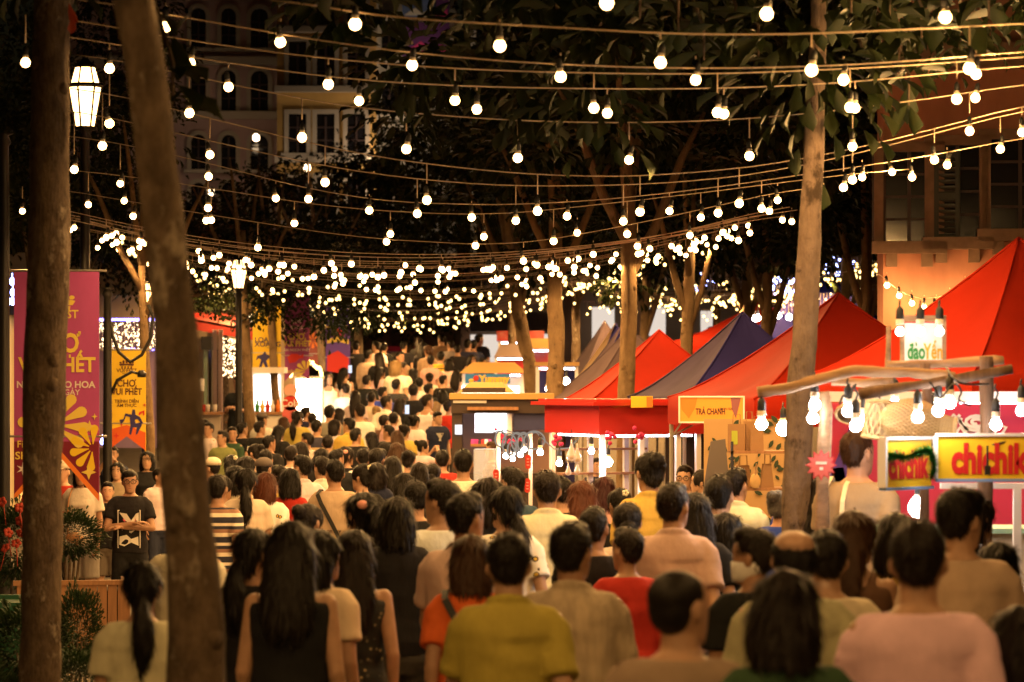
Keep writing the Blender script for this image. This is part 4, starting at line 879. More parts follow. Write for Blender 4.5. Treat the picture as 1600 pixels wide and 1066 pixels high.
# ---- cafe behind the left banners
CREAMW = mat('cafe_wall', (.5,.38,.25), .9, n=.2, ns=1); CURT = mat('pale_curtain', (.6,.45,.4), .9, trl=.3); SAGE = mat('sage_frame', (.22,.28,.17), .6); AWN = mat('red_awning', (.4,.04,.025), .7, trl=.25); FAIRY = mat('fairy_light', e=(1,.72,.38), es=7); FAIRYB = mat('blue_fairy_light', e=(.35,.4,1), es=14); BLUEL = mat('blue_tube_glow', e=(.25,.2,1), es=7)
Yc = 68; gc = gh(Yc)
c = empty('cafe', (pw(280,Yc), Yc, gc), 0, 'cafe front with beige wall, red awning and sage framed glass doors', 'building')
rel = lambda px, py, Y=Yc: P(px, py, Y)-c.location
def slab(o, name, m, px0, py0, px1, py1, Y, d=.08, ref=None):
    a = P(px0, py0, Y); q = P(px1, py1, Y); r = (ref or o).location; mb = MB(); mb.box(((a.x+q.x)/2-r.x, Y+d/2-r.y, (a.z+q.z)/2-r.z), (abs(q.x-a.x), d, abs(q.z-a.z))); return mb.build(name, m, o)
slab(c, 'wall', CREAMW, -60, 395, 470, 720, Yc+2.5, .3)
for a, bb in ((318,324),(331,337)): slab(c, 'door_frame', SAGE, a, 545, bb, 690, Yc-2.2)
for a, bb in ((326,330),(338,342)): slab(c, 'glass_door', DPANE, a, 545, bb, 690, Yc-2.1, .02)
mb = MB(); A = rel(282,495,Yc-3.5); B = rel(395,515,Yc-3.5); C_ = rel(395,497,Yc+1.5); D = rel(262,478,Yc+1.5); mb.add([A,B,C_,D]+[v+Vector((0,0,-.04)) for v in (A,B,C_,D)], [(0,1,2,3),(7,6,5,4),(0,4,5,1),(1,5,6,2),(3,7,4,0)]); mb.add([A,B,B+Vector((0,0,-.2)),A+Vector((0,0,-.2))], [(0,1,2,3)]); mb.build('awning', AWN, c)
for a, bb in ((331.5,339),(340.5,348)):
    mb = MB(); r0 = rel(a,515,64); r1 = rel(bb,680,64); n = 14
    mb.loft([[(r0.x+(r1.x-r0.x)*(i/n), r0.y+.04*sin(i*2.2), z) for i in range(n+1)]+[(r1.x-(r1.x-r0.x)*(i/n), r0.y+.06+.04*sin((n-i)*2.2), z) for i in range(n+1)] for z in (r1.z, r0.z)]); mb.build('curtain', CURT, c)
slab(c, 'loudspeaker', IRON, 314, 526, 331, 547, 62, .3)
slab(c, 'notice', WHT, 307, 592, 319, 611, 62, .02); slab(c, 'shop_sign', REDP, 296, 489, 312, 496, 63, .05)
slab(c, 'lit_lintel', mat('warm_sign_glow', e=(1,.75,.4), es=3), 384, 490, 412, 504, 66.5, .08)
def fairy(px0, py0, px1, py1, Y, n, m, label, r=.018, grp=None, seed=1, wid=True):
    rnd = random.Random(seed); mb = MB()
    org = P((px0+px1)/2, py0, Y)
    for _ in range(n):
        q = P(rnd.uniform(px0,px1), rnd.uniform(py0,py1), Y+rnd.uniform(-.15,.15))-org; k = r*rnd.uniform(.6,1.2)
        mb.add([(q.x+a*k, q.y+b2*k, q.z+e*k) for a, b2, e in ((1,0,0),(-1,0,0),(0,1,0),(0,-1,0),(0,0,1.3),(0,0,-1.3))], [(0,2,4),(2,1,4),(1,3,4),(3,0,4),(2,0,5),(1,2,5),(3,1,5),(0,3,5)])
    e = empty('curtain_lights', org, 0, label, 'fairy lights', grp); tag(mb.build('tiny_bulb', m, e), kind='stuff')
    mb = MB()
    for i in range(int((px1-px0)/5)+2):
        x = px0+i*5; a = P(x,py0,Y)-org; b2 = P(x,py1,Y)-org; mb.tube([a,b2], .003, 3)
    mb.build('wire', CABLE, e); return e
fairy(150, 500, 244, 546, 60, 330, FAIRY, 'curtain of warm fairy lights under a blue tube behind the scroll bracket', .011)
fairy(346, 528, 378, 590, 66, 260, FAIRY, 'golden fairy light curtain inside the cafe behind the seated man', .011, seed=2)
fairy(140, 545, 245, 549, 60, 40, BLUEL, 'thin row of blue lights below the fairy curtain', .016, seed=3)
mb = MB(); a = P(140,500,59.8); q = P(246,499,59.8); mb.tube([(-(q.x-a.x)/2,0,0),((q.x-a.x)/2,0,0)], .022, 6); tag(mb.build('light_tube', BLUEL, None, False, (a+q)/2), 'blue light tube running above the fairy light curtain', 'light tube')
e = empty('canopy_shelter', P(190,500,61)*1.0, 0, 'beige flat canopy holding the fairy light curtain', 'shelter'); e.location.z = gh(61)
slab(e, 'canopy', CREAMW, 130, 462, 250, 499, 61.5, 1.6); slab(e, 'back_panel', mat('lilac_wall',(.36,.25,.42),.9), 130, 505, 250, 700, 64, .1)
for x in (134, 246): slab(e, 'post', IRON, x, 500, x+3, 720, 61, .06)
# pale tall cabinet behind the purple banner, with blue lights
e = empty('lit_kiosk', (pw(18,38), 38, 0), 0, 'tall pale yellow lit kiosk wall just behind the purple banner edge', 'kiosk'); slab(e, 'panel', mat('kiosk_cream',(.75,.6,.35),.7), 8, 492, 30, 800, 38, .3); slab(e, 'lit_strip', mat('kiosk_glow', e=(1,.72,.4), es=1.6), 9, 495, 14, 790, 37.98, .015); slab(e, 'roof', IRON, 2, 478, 40, 492, 37.8, .8)
for x, y in ((19,440),(20,457),(13,471),(20,471),(108,668),(116,690),(160,690),(165,676)):
    mb = MB(); mb.ell((0,0,0), (.03,.03,.045), 8, 6); mb.tube([(0,0,.04),(0,0,.09)], .006, 4); tag(mb.build('blue_lamp', FAIRYB, None, True, P(x,y,37 if y < 600 else 46)), 'small blue lamp glowing by the purple banner', 'lamp', 'little blue lamps by the purple banner')
# planters, bushes, bin, flowers
WOOD = mat('planter_wood', (.34,.17,.08), .7, n=.3, ns=4, st=(6,6,.5))
def bush_mesh(seed, n=2600, Ls=(.03,.06)):
    rnd = random.Random(seed); mb = MB()
    for _ in range(n):
        d = Vector((rnd.gauss(0,1), rnd.gauss(0,1), rnd.gauss(0,1))).normalized(); k = .8+.3*noise.noise(d*2.2+Vector((seed,0,0)))
        p = d*k*rnd.uniform(.6,1); leaf_geo(mb, p, d+Vector((0,0,.3)), rnd.uniform(.09,.16), .05, rnd)
    me = mb.mesh('foliage', True); me.materials.append(LEAFD); return me
BUSH = [bush_mesh(1), bush_mesh(2)]
def bush(px, py, Y, sx, sz, label, i=0, z=None):
    q = P(px, py, Y); o = empty('bush', (q.x, Y, gh(Y) if z is None else z), 0, label, 'bush', 'green shrubs by the paved path'); c2 = link('foliage', BUSH[i % 2], o, (0,0,q.z-o.location.z), i*1.7); c2.scale = (sx, sx, sz); c2['kind'] = 'stuff'
    mb = MB()
    for k in range(4): mb.tube([(.03*k-.05,0,0),(.12*k*sx-.18*sx,.05*k,(q.z-o.location.z)*.9)], [.014,.008], 5)
    mb.build('stem', BARK1, o); return o
e = empty('planter', (pw(112,29), 29, 0), R(8), 'slatted wooden planter box beside the path by the knotty trunk', 'planter')
for i in range(11):
    mb = MB(); mb.box((-.42+.084*i,-.3,.3), (.076,.03,.56)); mb.build('slat', WOOD, e)
for i in range(7): mb = MB(); mb.box((.47,-.26+.084*i,.3), (.03,.076,.56)); mb.build('slat', WOOD, e)
mb = MB(); mb.box((0,0,.28), (.86,.5,.5)); mb.build('inner_box', mat('soil',(.03,.02,.015),.95), e); mb = MB(); mb.box((0,-.29,.6), (.98,.08,.04)); mb.box((.46,0,.6), (.08,.54,.04)); mb.build('rim', WOOD, e)
bush(112, 836, 29, .34, .26, 'clipped shrub growing in the wooden planter', 0, .55)
bush(122, 985, 23.5, .2, .36, 'loose green bush in front of the planter by the knotty trunk', 1)
bush(45, 1010, 24, .45, .4, 'dark low bush behind the green bin', 0)
bush(120, 1060, 22, .26, .22, 'low green bush at the bottom beside the ponytail girl', 1)
bush(30, 850, 30, .45, .45, 'dark shrub carrying red flowers by the lamp post', 0)
PET = mat('red_petal', (.42,.05,.03), .6, trl=.2)
e = empty('flower_cluster', P(28,790,29.6), 0, 'cluster of red flowers by the dark lamp post', 'flowers'); rnd = random.Random(9)
for k in range(12):
    m = MB(); q = Vector((rnd.uniform(-.16,.16), rnd.uniform(-.1,.1), rnd.uniform(-.42,.25)))
    for j in range(5): a = j*1.257; m.ell((.026*cos(a), 0, .026*sin(a)), (.022,.012,.022), 7, 5)
    m.tube([(0,.01,0),(rnd.uniform(-.03,.03),.05,-.2)], .004, 4); o = m.build('flower', PET, e, True); o.location = q; o.rotation_euler = (rnd.uniform(-.6,.6), 0, rnd.uniform(-.7,.7))
BING = mat('bin_green', (.015,.07,.035), .45)
e = empty('litter_bin', (pw(16,25), 25, 0), 0, 'dark green wheeled litter bin in the bottom corner', 'bin'); mb = MB(); mb.box((0,0,.34), (.34,.4,.56), tap=1.15); mb.build('bin_body', BING, e); mb = MB(); mb.box((0,-.01,.66), (.44,.5,.06)); mb.box((0,.2,.7), (.4,.08,.04)); mb.build('lid', BING, e)
for s in (-1,1): mb = MB(); mb.tube([(s*.16,.17,.06),(s*.2,.17,.06)], .06, 12); mb.build('wheel', IRON, e)
# cafe furniture
MET = mat('cafe_metal', (.04,.035,.035), .4, m=.5)
e = empty('cafe_counter', (pw(330,62), 62, gh(62)), 0, 'cafe bar counter with drinks in front of the pink curtains', 'counter'); slab(e, 'counter_top', WOOD, 308, 644, 348, 648, 61.6, .5); slab(e, 'front_panel', mat('counter_white',(.5,.42,.34),.7), 311, 648, 344, 690, 61.8, .3)
for x, y, m, lab in ((318,640,REDP,'red drink cup on the cafe counter'), (325,642,WHT,'white cup on the cafe counter'), (336,641,WHT,'second white cup nearer the curtains')):
    mb = MB(); mb.lathe([(.03,0),(.04,.12),(.043,.13),(.02,.135)], 10); q = P(x, 644, 61.8); tag(mb.build('cup', m, None, True, q), lab, 'cup', 'cups on the cafe counter')
for x, lab in ((360,'high stool under the man in black at the cafe'), (384,'slim high stool in front of the cafe trunk'), (366,'bar table between the two cafe guests')):
    q = P(x, 660, 63); o = empty('stool' if 'stool' in lab else 'bar_table', (q.x, 63, gh(63)), 0, lab, 'stool' if 'stool' in lab else 'table'); h = .7 if 'stool' in lab else 1.0
    mb = MB(); mb.lathe([(.16,h-.04),(.17,h-.02),(.16,h)], 14); mb.build('seat' if h < .9 else 'table_top', WOOD, o)
    for k in range(4): a = k*pi/2+.7; mb = MB(); mb.tube([(.1*cos(a),.1*sin(a),h-.04),(.19*cos(a),.19*sin(a),0)], .012, 5); mb.build('leg', MET, o)
# booths on the cafe side
BOOW = mat('booth_white', (.75,.7,.66), .5); GLOW = mat('white_panel_glow', e=(1,.86,.72), es=5); GLOW2 = mat('white_flood_glow', e=(1,.8,.55), es=26); GLASSM = mat('showcase_glass', (.8,.85,.85), .05, alpha=.25)
Yk = 60; e = empty('drinks_booth', (pw(417,Yk), Yk, gh(Yk)), 0, 'white drinks booth with a bright backlit display under the yellow banner', 'booth')
slab(e, 'back_wall', BOOW, 393, 580, 441, 700, Yk+.6, .05); slab(e, 'backlit_panel', GLOW, 397, 586, 437, 642, Yk+.55, .03); slab(e, 'counter', BOOW, 392, 647, 442, 700, Yk-.3, .5)
for a in (391, 440): slab(e, 'post', BOOW, a, 575, a+3, 650, Yk-.3, .05)
slab(e, 'fascia', BOOW, 390, 574, 444, 583, Yk-.35, .9); slab(e, 'counter_top', WOOD, 391, 644, 443, 648, Yk-.36, .6)
for i in range(5): mb = MB(); mb.lathe([(.03,0),(.045,.12),(.02,.16),(.018,.22),(.0,.23)], 9); mb.build('bottle', (GRNP, YEL, REDP, WHT, ORA)[i], e, True, P(402+i*8, 645, Yk-.1)-e.location)
e = empty('flood_stall', (pw(480,62), 62, gh(62)), 0, 'stall washed out by a glaring white light panel', 'stall'); slab(e, 'light_panel', GLOW2, 463, 592, 502, 668, 62.4, .06); slab(e, 'frame', BOOW, 460, 588, 505, 592, 62.2, .4); slab(e, 'counter', BOOW, 462, 668, 503, 700, 62, .5)
for a in (459, 503): slab(e, 'post', BOOW, a, 588, a+2.5, 700, 62.1, .05)
m = MB(); rnd = random.Random(4)
for k in range(26): q = P(478+24*cos(pi*k/25), 588-22*sin(pi*k/25)+rnd.uniform(-3,3), 62.1)-e.location; m.ell(q, (.035,.035,.035), 7, 5)
tag(m.build('arch_bulb', BMF, e), kind='stuff')
e = empty('cutout_sign', (pw(453,57.5), 57.5, gh(57.5)), 0, 'stacked round cutout sign, pale disc above red drink discs', 'sign'); s = F/57.5
for y, r, m, in ((610,10,mat('pastel_disc',(.7,.38,.3),.6)), (630,12,REDP), (648,13,mat('rose_disc',(.6,.12,.12),.6))):
    mb = MB(); q = P(454,y,57.5)-e.location; mb.lathe([(r/s,-.02),(r/s,.02)], 20, (0,0,0), Matrix.Translation(q) @ Matrix.Rotation(pi/2,4,'X')); mb.build('disc', m, e)
slab(e, 'stake', BOOW, 451, 655, 457, 700, 57.55, .04)
text('Cola', .17, P(454,630,57.5)-e.location+Vector((0,-.03,0)), WHT, e); 
# ---- far end of the street
Ye = 88; e = empty('market_hall', (pw(760,Ye+4), Ye+4, gh(Ye)), 0, 'low hall at the street end with brown pillars, dark plinth and bright shopfront glass', 'building')
slab(e, 'wall', mat('hall_wall',(.36,.24,.15),.9,n=.2,ns=1), 480, 400, 1390, 640, Ye+4.5, .3)
for px in (596, 665, 720, 880, 990, 1240): slab(e, 'pillar', WOOD, px, 440, px+14, 640, Ye+3.8, .5)
slab(e, 'shopfront_glow', mat('shopfront_glow', e=(1,.85,.72), es=.8), 735, 523, 800, 566, Ye+3.4, .1); slab(e, 'shopfront_glow', MATS['shopfront_glow'], 925, 480, 960, 545, Ye+3.5, .1)
slab(e, 'shopfront_glow', MATS['shopfront_glow'], 1014, 480, 1040, 525, Ye+3.3, .1); slab(e, 'shopfront_glow', MATS['shopfront_glow'], 1095, 486, 1118, 540, Ye+3.35, .1); slab(e, 'shopfront_glow', MATS['shopfront_glow'], 815, 522, 868, 556, Ye+3.35, .1)
slab(e, 'upper_band', mat('hall_band',(.32,.28,.28),.8), 735, 488, 880, 518, Ye+3, .3)
for i in range(16):
    px = 905+i*30; mb = MB(); q = P(px, 452, Ye+3)-e.location; mb.box(q, (.4,.1,.05)); mb.build('lintel', CORN, e)
TAB = mat('magenta_tablecloth', (.5,.03,.16), .8)
e = empty('info_table', (pw(628,82), 82, gh(82)), 0, 'table under a magenta cloth in the middle of the street end', 'table'); slab(e, 'table_cloth', TAB, 603, 541, 652, 549, 81.5, .9); slab(e, 'panel', mat('lilac_panel',(.4,.32,.6),.7), 603, 549, 652, 574, 81.6, .7)
for i in range(6): slab(e, 'poster', (VIOB, WHT, BLUEB, PBAN, VIOB, WHT)[i], 604+i*8, 551, 610+i*8, 568, 81.55, .02)
# ---------------------------------------------------------------- tents
TRED = mat('tent_red', (.40,.024,.009), .75, n=.12, ns=2, b=.15, bs=6, trl=.25, spec=.08); TBLUE = mat('tent_blue', (.025,.022,.13), .75, n=.15, ns=2, b=.15, bs=6, trl=.2, spec=.08); TGREY = mat('tent_grey', (.12,.085,.10), .8, n=.2, ns=2, b=.15, bs=6, trl=.2, spec=.08); TNAVG = mat('tent_navy_grey', (.055,.042,.085), .8, n=.2, ns=2, b=.15, bs=6, trl=.2, spec=.08); TTAN = mat('tent_tan', (.42,.3,.18), .8, trl=.2); STEEL = mat('tent_steel', (.6,.58,.55), .35, m=.6)
def tent(px, py, Y, half, eave, mats, rz, label, val=.24, depth=None):
    g = gh(Y); pk = P(px, py, Y); t = empty('market_tent', (pk.x, Y, g), R(rz), label, 'tent', 'pop-up tents over the stalls'); zp = pk.z-g; ze = eave; hd = depth or half
    cs = [(-half,-hd),(half,-hd),(half,hd),(-half,hd)]
    for k in range(4):
        a = cs[k]; b = cs[(k+1) % 4]; mb = MB(); n = 14; rows = []
        for i in range(n+1):
            v = i/n; z = ze+(zp-ze)*(v**1.28); row = []
            for j in range(13):
                u = j/12; x = (a[0]+(b[0]-a[0])*u)*(1-v); y = (a[1]+(b[1]-a[1])*u)*(1-v)
                sag = -.06*sin(pi*u)*sin(pi*v)+.03*noise.noise(Vector((x*2.3+px,y*2.3,k)))*sin(pi*min(1,v*2+.15))+.012*noise.noise(Vector((u*9,v*3+px,k))); row.append((x*1.0, y, z+sag))
            rows.append(row)
        val_r = [[(x*1.002, y*1.002, ze-val*q+.012*sin(j*2.1+k)) for j, (x, y) in enumerate([(a[0]+(b[0]-a[0])*u/12, a[1]+(b[1]-a[1])*u/12) for u in range(13)])] for q in (1,.5)]
        rows = val_r+rows; vs = [p for r in rows for p in r]; fs = [(i*13+j, i*13+j+1, (i+1)*13+j+1, (i+1)*13+j) for i in range(len(rows)-1) for j in range(12)]
        mb.add(vs, fs); mb.build('canopy_panel', mats[k % len(mats)], t, True)
        m = MB(); m.tube([(a[0]*(1-v)*1.003, a[1]*(1-v)*1.003, ze+(zp-ze)*v**1.28+.004) for v in [i/14 for i in range(15)]], .011, 5); m.build('seam', mats[k % len(mats)], t, True)
        m = MB(); m.tube([(a[0]*.98,a[1]*.98,0),(a[0]*.98,a[1]*.98,ze-.02)], .022, 6); m.build('leg', STEEL, t)
        m = MB(); A = Vector((a[0]*.97,a[1]*.97,ze-.05)); B = Vector((b[0]*.97,b[1]*.97,ze-.05)); d = Vector((0,0,-.3)); M_ = (A+B)/2; m.tube([A,M_+d*.0,B], .012, 4); m.tube([A+d,(A+M_)/2,M_+d,(M_+B)/2,B+d], .011, 4); m.build('scissor_frame', STEEL, t)
    m = MB(); m.tube([(0,0,zp-.02),(0,0,ze+.1)], .02, 6); m.build('centre_pole', STEEL, t); return t
# panels: near (-y), right, far, left
tent(1592, 372, 28.0, 1.27, 2.34, [TRED], 25, 'nearest big red tent behind the green lettered sign', .28)
tent(1310, 459, 31.0, 1.23, 2.14, [TRED], 15, 'red tent with dark peak behind the pale scarred trunk')
tent(1160, 488, 36.5, .98, 2.12, [TBLUE,TBLUE,TBLUE,TNAVG], 15, 'blue tent with one faded grey side')
tent(1030, 516, 42.5, 1.2, 1.98, [TRED], 8, 'red tent with sharp peak behind the ochre trunk')
for px, py, Y, ms, lab in ((985,512,47.5,[TGREY,TGREY,TGREY,TGREY],'dark grey tent first behind the red one'), (972,509,50.5,[TBLUE,TGREY,TGREY,TGREY],'grey tent with a blue edge, second behind the red one'), (962,506,53.5,[TBLUE,TBLUE,TBLUE,TTAN],'tan edged blue tent in the row of grey tents'), (945,502,57,[TGREY,TGREY,TGREY,TGREY],'grey purple tent at the far end of the tent row')):
    tent(px, py, Y, .98, 2.05-.25*(Y > 50)-.15*(Y > 53), ms, 14, lab)
tent(1290, 425, 62, 1.9, 2.3, [TBLUE], -10, 'shaded dark blue tent hung with blue fairy lights'); tent(1190, 470, 66, 1.5, 2.2, [TRED,TRED,TBLUE,TBLUE], -10, 'dim red and blue tent far behind the trunks')
fairy(1208, 432, 1262, 462, 60, 70, FAIRYB, 'string of blue white fairy lights along the far blue tent', .02, seed=5); fairy(1290, 402, 1335, 432, 60, 34, FAIRYB, 'blue white fairy lights climbing beside the far blue tent peak', .018, seed=6); fairy(1222, 458, 1300, 490, 59.8, 40, FAIRY, 'amber drops of light hanging from the far blue tent edge', .02, seed=7); fairy(1080, 425, 1120, 455, 62, 16, FAIRYB, 'few blue sparks of light among the far trunks', .018, seed=8)
WLED = mat('white_led', e=(1,.93,.88), es=LED); WBULB = mat('white_bulb_glow', e=(1,.93,.9), es=LED*2.2); WBULB2 = mat('dim_white_bulb_glow', e=(1,.93,.88), es=LED*.6); LEDS = mat('led_strip', e=(.95,.9,1), es=LED*.4)
mb = MB(); mb.lathe([(.004,-.045),(.022,-.04),(.036,-.022),(.038,-.004),(.03,.015),(.02,.03)], 14); wb_me = mb.mesh('lit_bulb', True); wb_me.materials.append(WBULB)
def pendant(px, py, Y, ytop, label, grp='white bulbs hanging round the driftwood frame', sc=1.0):
    o = empty('pendant_lamp', P(px,py,Y), 0, label, 'lamp', grp); lb = link('lit_bulb', wb_me, o); lb.scale = (sc*.8,)*3
    if sc < .9: lb.material_slots[0].link = 'OBJECT'; lb.material_slots[0].material = WBULB2
    s = link("socket", sock_me, o, (0,0,.0)); s.scale = (1.15,1.15,1.15)
    L = (py-ytop)/F*Y; mb = MB(); mb.tube([(0,0,.13),(.012,0,.13+(L-.13)*.4),(-.006,0,.13+(L-.13)*.75),(0,0,max(L,.17))], .006, 5); mb.build('cord', SOCK, o, True); return o
# ---------------------------------------------------------------- driftwood stall with yellow signs
DRIFT = mat('driftwood', (.36,.22,.12), .85, n=.5, ns=5, st=(1,4,4), b=.6, bs=30); DRIFT2 = mat('dark_driftwood', (.17,.10,.06), .85, n=.5, ns=5, st=(4,4,.6), b=.6, bs=30)
Yd = 18.6; o = empty('driftwood_pergola', (pw(1440,Yd), Yd, 0), 0, 'rough driftwood frame of posts and beams over the snack stall', 'pergola'); rel2 = lambda px, py, Y=Yd: P(px, py, Y)-o.location
def beam(pts, w, m, Y=Yd, name='beam'):
    mb = MB(); q = []; r = []
    for (a, b), (c, d) in zip(pts, pts[1:]):
        for i in range(6): t = i/6; q.append(rel2(a+(c-a)*t, b+(d-b)*t, Y)); r.append(w*Y/F/2*(1+.18*noise.noise(Vector((a+c*t, b, 3))*.03)))
    q.append(rel2(*pts[-1], Y)); r.append(w*Y/F/2*.85); mb.tube(q, r, 10, None, .38); mb.build(name, m, o, True)
beam([(1184,613),(1235,606),(1285,592),(1335,580),(1420,582),(1492,589)], 17, DRIFT, 18.2); beam([(1300,596),(1350,600),(1395,596)], 15, DRIFT, 18.4)
beam([(1342,617),(1450,600),(1582,577)], 16, DRIFT2, 18.0); beam([(1385,573),(1480,568),(1568,563)], 15, DRIFT, 18.9); beam([(1388,578),(1388,535),(1388,508)], 9, DRIFT, 19.3, 'prop')
for px, y0, w in ((1446,568,14), (1541,557,22), (1287,612,20)):
    beam([(px,y0),(px+2,640),(px-2,760),(px,1245 if w else 0)], w, DRIFT2 if px > 1300 else DRIFT, 18.6, 'post')
# sign board
e = empty('sign_board', P(1442,565,19.2), R(4), 'white board lettered in green and orange, in a wooden frame lit by three bulbs', 'sign'); s = F/19.2; k = 1/s
mb = MB(); mb.box((0,0,30*k), (60*k,.012,60*k)); mb.build('board', mat('sign_white',(.8,.78,.74),.6), e)
for x, z, w, h in ((-33,32,6,70),(33,34,6,74),(0,67,72,10)): mb = MB(); mb.box((x*k,-.004,z*k), (w*k,.03,h*k)); mb.build('frame_bar', DRIFT, e)
text('đảo', 34*k, (-11*k,-.012,16*k), GRNP, e, .03, .004, .56); text('Yến', 34*k, (15*k,-.0135,16*k), mat('sign_orange',(.8,.36,.02),.6), e, .02, .004, .56)
for px, lab in ((1406,'bulb hooked over the edge of the white board by its first green letter'),(1438,'middle bulb over the white lettered board'),(1468,'bulb over the orange end of the white lettered board')): pendant(px, 517, 19.0, 488, lab, 'bulbs lighting the white lettered board', .8)
for px, py, Y, yt, lab in ((1190,661,18.2,625,'white bulb at the free tip of the driftwood beam'), (1224,668,23,640,'large white bulb by the pale scarred trunk and the bag shelf'), (1273,631,18.3,598,'clear bulb beside the driftwood post, upper of two'), (1270,652,18.5,612,'white bulb beside the driftwood post, lower of two'), (1325,641,18.3,598,'white bulb in front of the round woven hat'), (1337,664,18.2,600,'white bulb just above the tall man with tote straps'), (1351,656,18.7,610,'white bulb left of the bamboo lamp shade, half hidden'), (1376,677,18.8,615,'white bulb under the bamboo lamp shade'), (1398,630,18.8,598,'bright bulb behind the two crossing beams'), (1434,650,18.0,618,'white bulb in front of the woven fish trap'), (1466,640,18.0,606,'white bulb hanging from the dark beam beside the middle post'), (1456,655,19.5,610,'bulb behind the middle driftwood post'), (1484,628,17.9,590,'white bulb highest over the yellow sign'), (1556,662,18.4,600,'white bulb hanging before the white swirl drawing'), (1596,640,19.0,600,'white bulb cut by the frame edge'), (1435,790,19.6,748,'glaring bulb under the smaller yellow sign'), (1393,738,19.6,700,'bulb below the green tinsel'), (1418,735,19.7,700,'second bulb below the green tinsel')):
    pendant(px, py, Y, yt, lab, sc=1.9 if px == 1435 else 1.6 if px == 1224 else 1.0)
# wires looped on the frame
def wire(px_pts, Y, label, r=.006):
    q = [P(a, b, Y+dy) for a, b, dy in px_pts]; org = q[0].copy(); pts = []
    for i in range(len(q)-1):
        p0, p1, p2, p3 = q[max(i-1,0)], q[i], q[i+1], q[min(i+2,len(q)-1)]
        for j in range(5):
            t = j/5; pts.append(.5*((2*p1)+(p2-p0)*t+(2*p0-5*p1+4*p2-p3)*t*t+(3*p1-p0-3*p2+p3)*t**3)-org)
    pts.append(q[-1]-org); mb = MB(); mb.tube(pts, r, 5); return tag(mb.build('cable', SOCK, None, True, org), label, 'cable')
wire([(1312,632,0),(1318,618,0),(1328,622,0),(1334,602,0)], 18.1, 'black wire looped under the pale driftwood beam'); wire([(1452,596,0),(1462,610,0),(1470,622,0),(1490,600,0),(1502,612,0),(1498,625,0),(1516,634,0)], 17.8, 'black wire curling over the crossing beams'); wire([(1478,574,-.6),(1500,598,-.8),(1545,600,-.6)], 18.4, 'black wire tied across the thick post'); wire([(1436,704,0),(1465,692,-.3),(1500,690,-.4),(1542,696,-.5),(1580,688,-.5),(1620,676,-.4)], 18.6, 'black cable with clip strung across the large yellow sign', .008)
mb = MB(); mb.box((0,0,0), (.03,.03,.05)); mb.tube([(0,0,.02),(0,0,.13)], .006, 5); tag(mb.build('plug_socket', SOCK, None, False, P(1543,735,18.0)), 'empty black lamp holder dangling before the large yellow sign', 'lamp holder')
# signs
YS = mat('sign_yellow', (.82,.52,.02), .45, coat=.3, n=.08, ns=2); RS = mat('sign_red', (.55,.015,.015), .5); WFR = mat('white_frame', (.75,.73,.72), .4)
LUM = 281.
def ysign(px, py, Y, w, h, yaw, label, sz, sx, wd):
    e = empty('stall_sign', P(px, py, Y), R(yaw), label, 'sign'); mb = MB(); mb.box((0,0,0), (w,.03,h)); mb.build('board', YS, e)
    mb = MB(); mb.box((0,-.004,h/2+.008), (w+.02,.045,.016)); mb.build('frame_bar', WFR, e); mb = MB(); mb.box((0,-.004,-h/2-.008), (w+.02,.045,.016)); mb.build('frame_bar', mat('blue_trim',(.2,.35,.7),.5), e); mb = MB(); mb.box((-w/2-.01,-.004,0), (.02,.05,h)); mb.build('frame_bar', WFR, e)
    text(wd, sz, (0,-.0185,-.005), RS, e, .045, .003, sx); return e
ysign(1547, 715, 18.1, .56, .225, 0, 'large yellow sign with red rounded lettering over the white window frame', .215, .66, 'chichik')
ysign(1416, 724, 18.15, .44, .25, 50, 'smaller angled yellow sign half covered by green tinsel', .2, .66, 'chichik')
TINS = mat('green_tinsel', (.02,.22,.05), .3, m=.5)
e = empty('tinsel_garland', P(1440,715,18.0), 0, 'green tinsel garland draped over the smaller yellow sign', 'garland'); mb = MB(); rnd = random.Random(6)
path = [(1376,722),(1395,712),(1415,716),(1435,708),(1450,704),(1458,715),(1460,735),(1455,745)]
for i in range(2200):
    t = rnd.uniform(0, len(path)-1.001); a = path[int(t)]; b = path[int(t)+1]; f = t-int(t); q = P(a[0]+(b[0]-a[0])*f, a[1]+(b[1]-a[1])*f, 18.0)-e.location
    d = Vector((rnd.gauss(0,1),rnd.gauss(0,1),rnd.gauss(0,1))).normalized()*rnd.uniform(.02,.055); u = d.cross(Vector((.3,.2,1))).normalized()*.003; mb.add([q-u,q+u,q+d], [(0,1,2)])
tag(mb.build('tinsel', TINS, e), kind='stuff')
# the stall itself
CRIM = mat('crimson_print', (.50,.03,.10), .6); e = empty('snack_stall', (pw(1500,20.2), 20.2, 0), 0, 'crimson backed snack stall with white window frame under the yellow signs', 'stall')
slab(e, 'back_wall', CRIM, 1288, 630, 1700, 830, 21.4, .05); slab(e, 'counter', mat('counter_cream',(.55,.5,.42),.6), 1380, 832, 1700, 1120, 19.6, .5); slab(e, 'counter_trim', mat('mint_trim',(.35,.6,.5),.5), 1378, 826, 1700, 834, 19.55, .55)
for a, b, c2, d in ((1470,755,1640,764),(1584,764,1596,900),(1640,764,1650,900)): slab(e, 'window_frame', WFR, a, b, c2, d, 18.95, .04)
slab(e, 'rail', WFR, 1290, 612, 1700, 628, 21.2, .05); slab(e, 'fascia_light', LEDS, 1500, 629, 1640, 631, 21.1, .02)
mb = MB(); q = lambda x, y: (P(x, y, 21.37)-e.location)
for pl in ([(1290,760),(1318,690),(1335,650),(1335,700),(1322,790),(1290,830)], ): mb.add([q(*p) for p in pl], [tuple(range(len(pl)))]); mb.build('purple_stripe', mat('purple_stripe',(.10,.05,.42),.6), e)
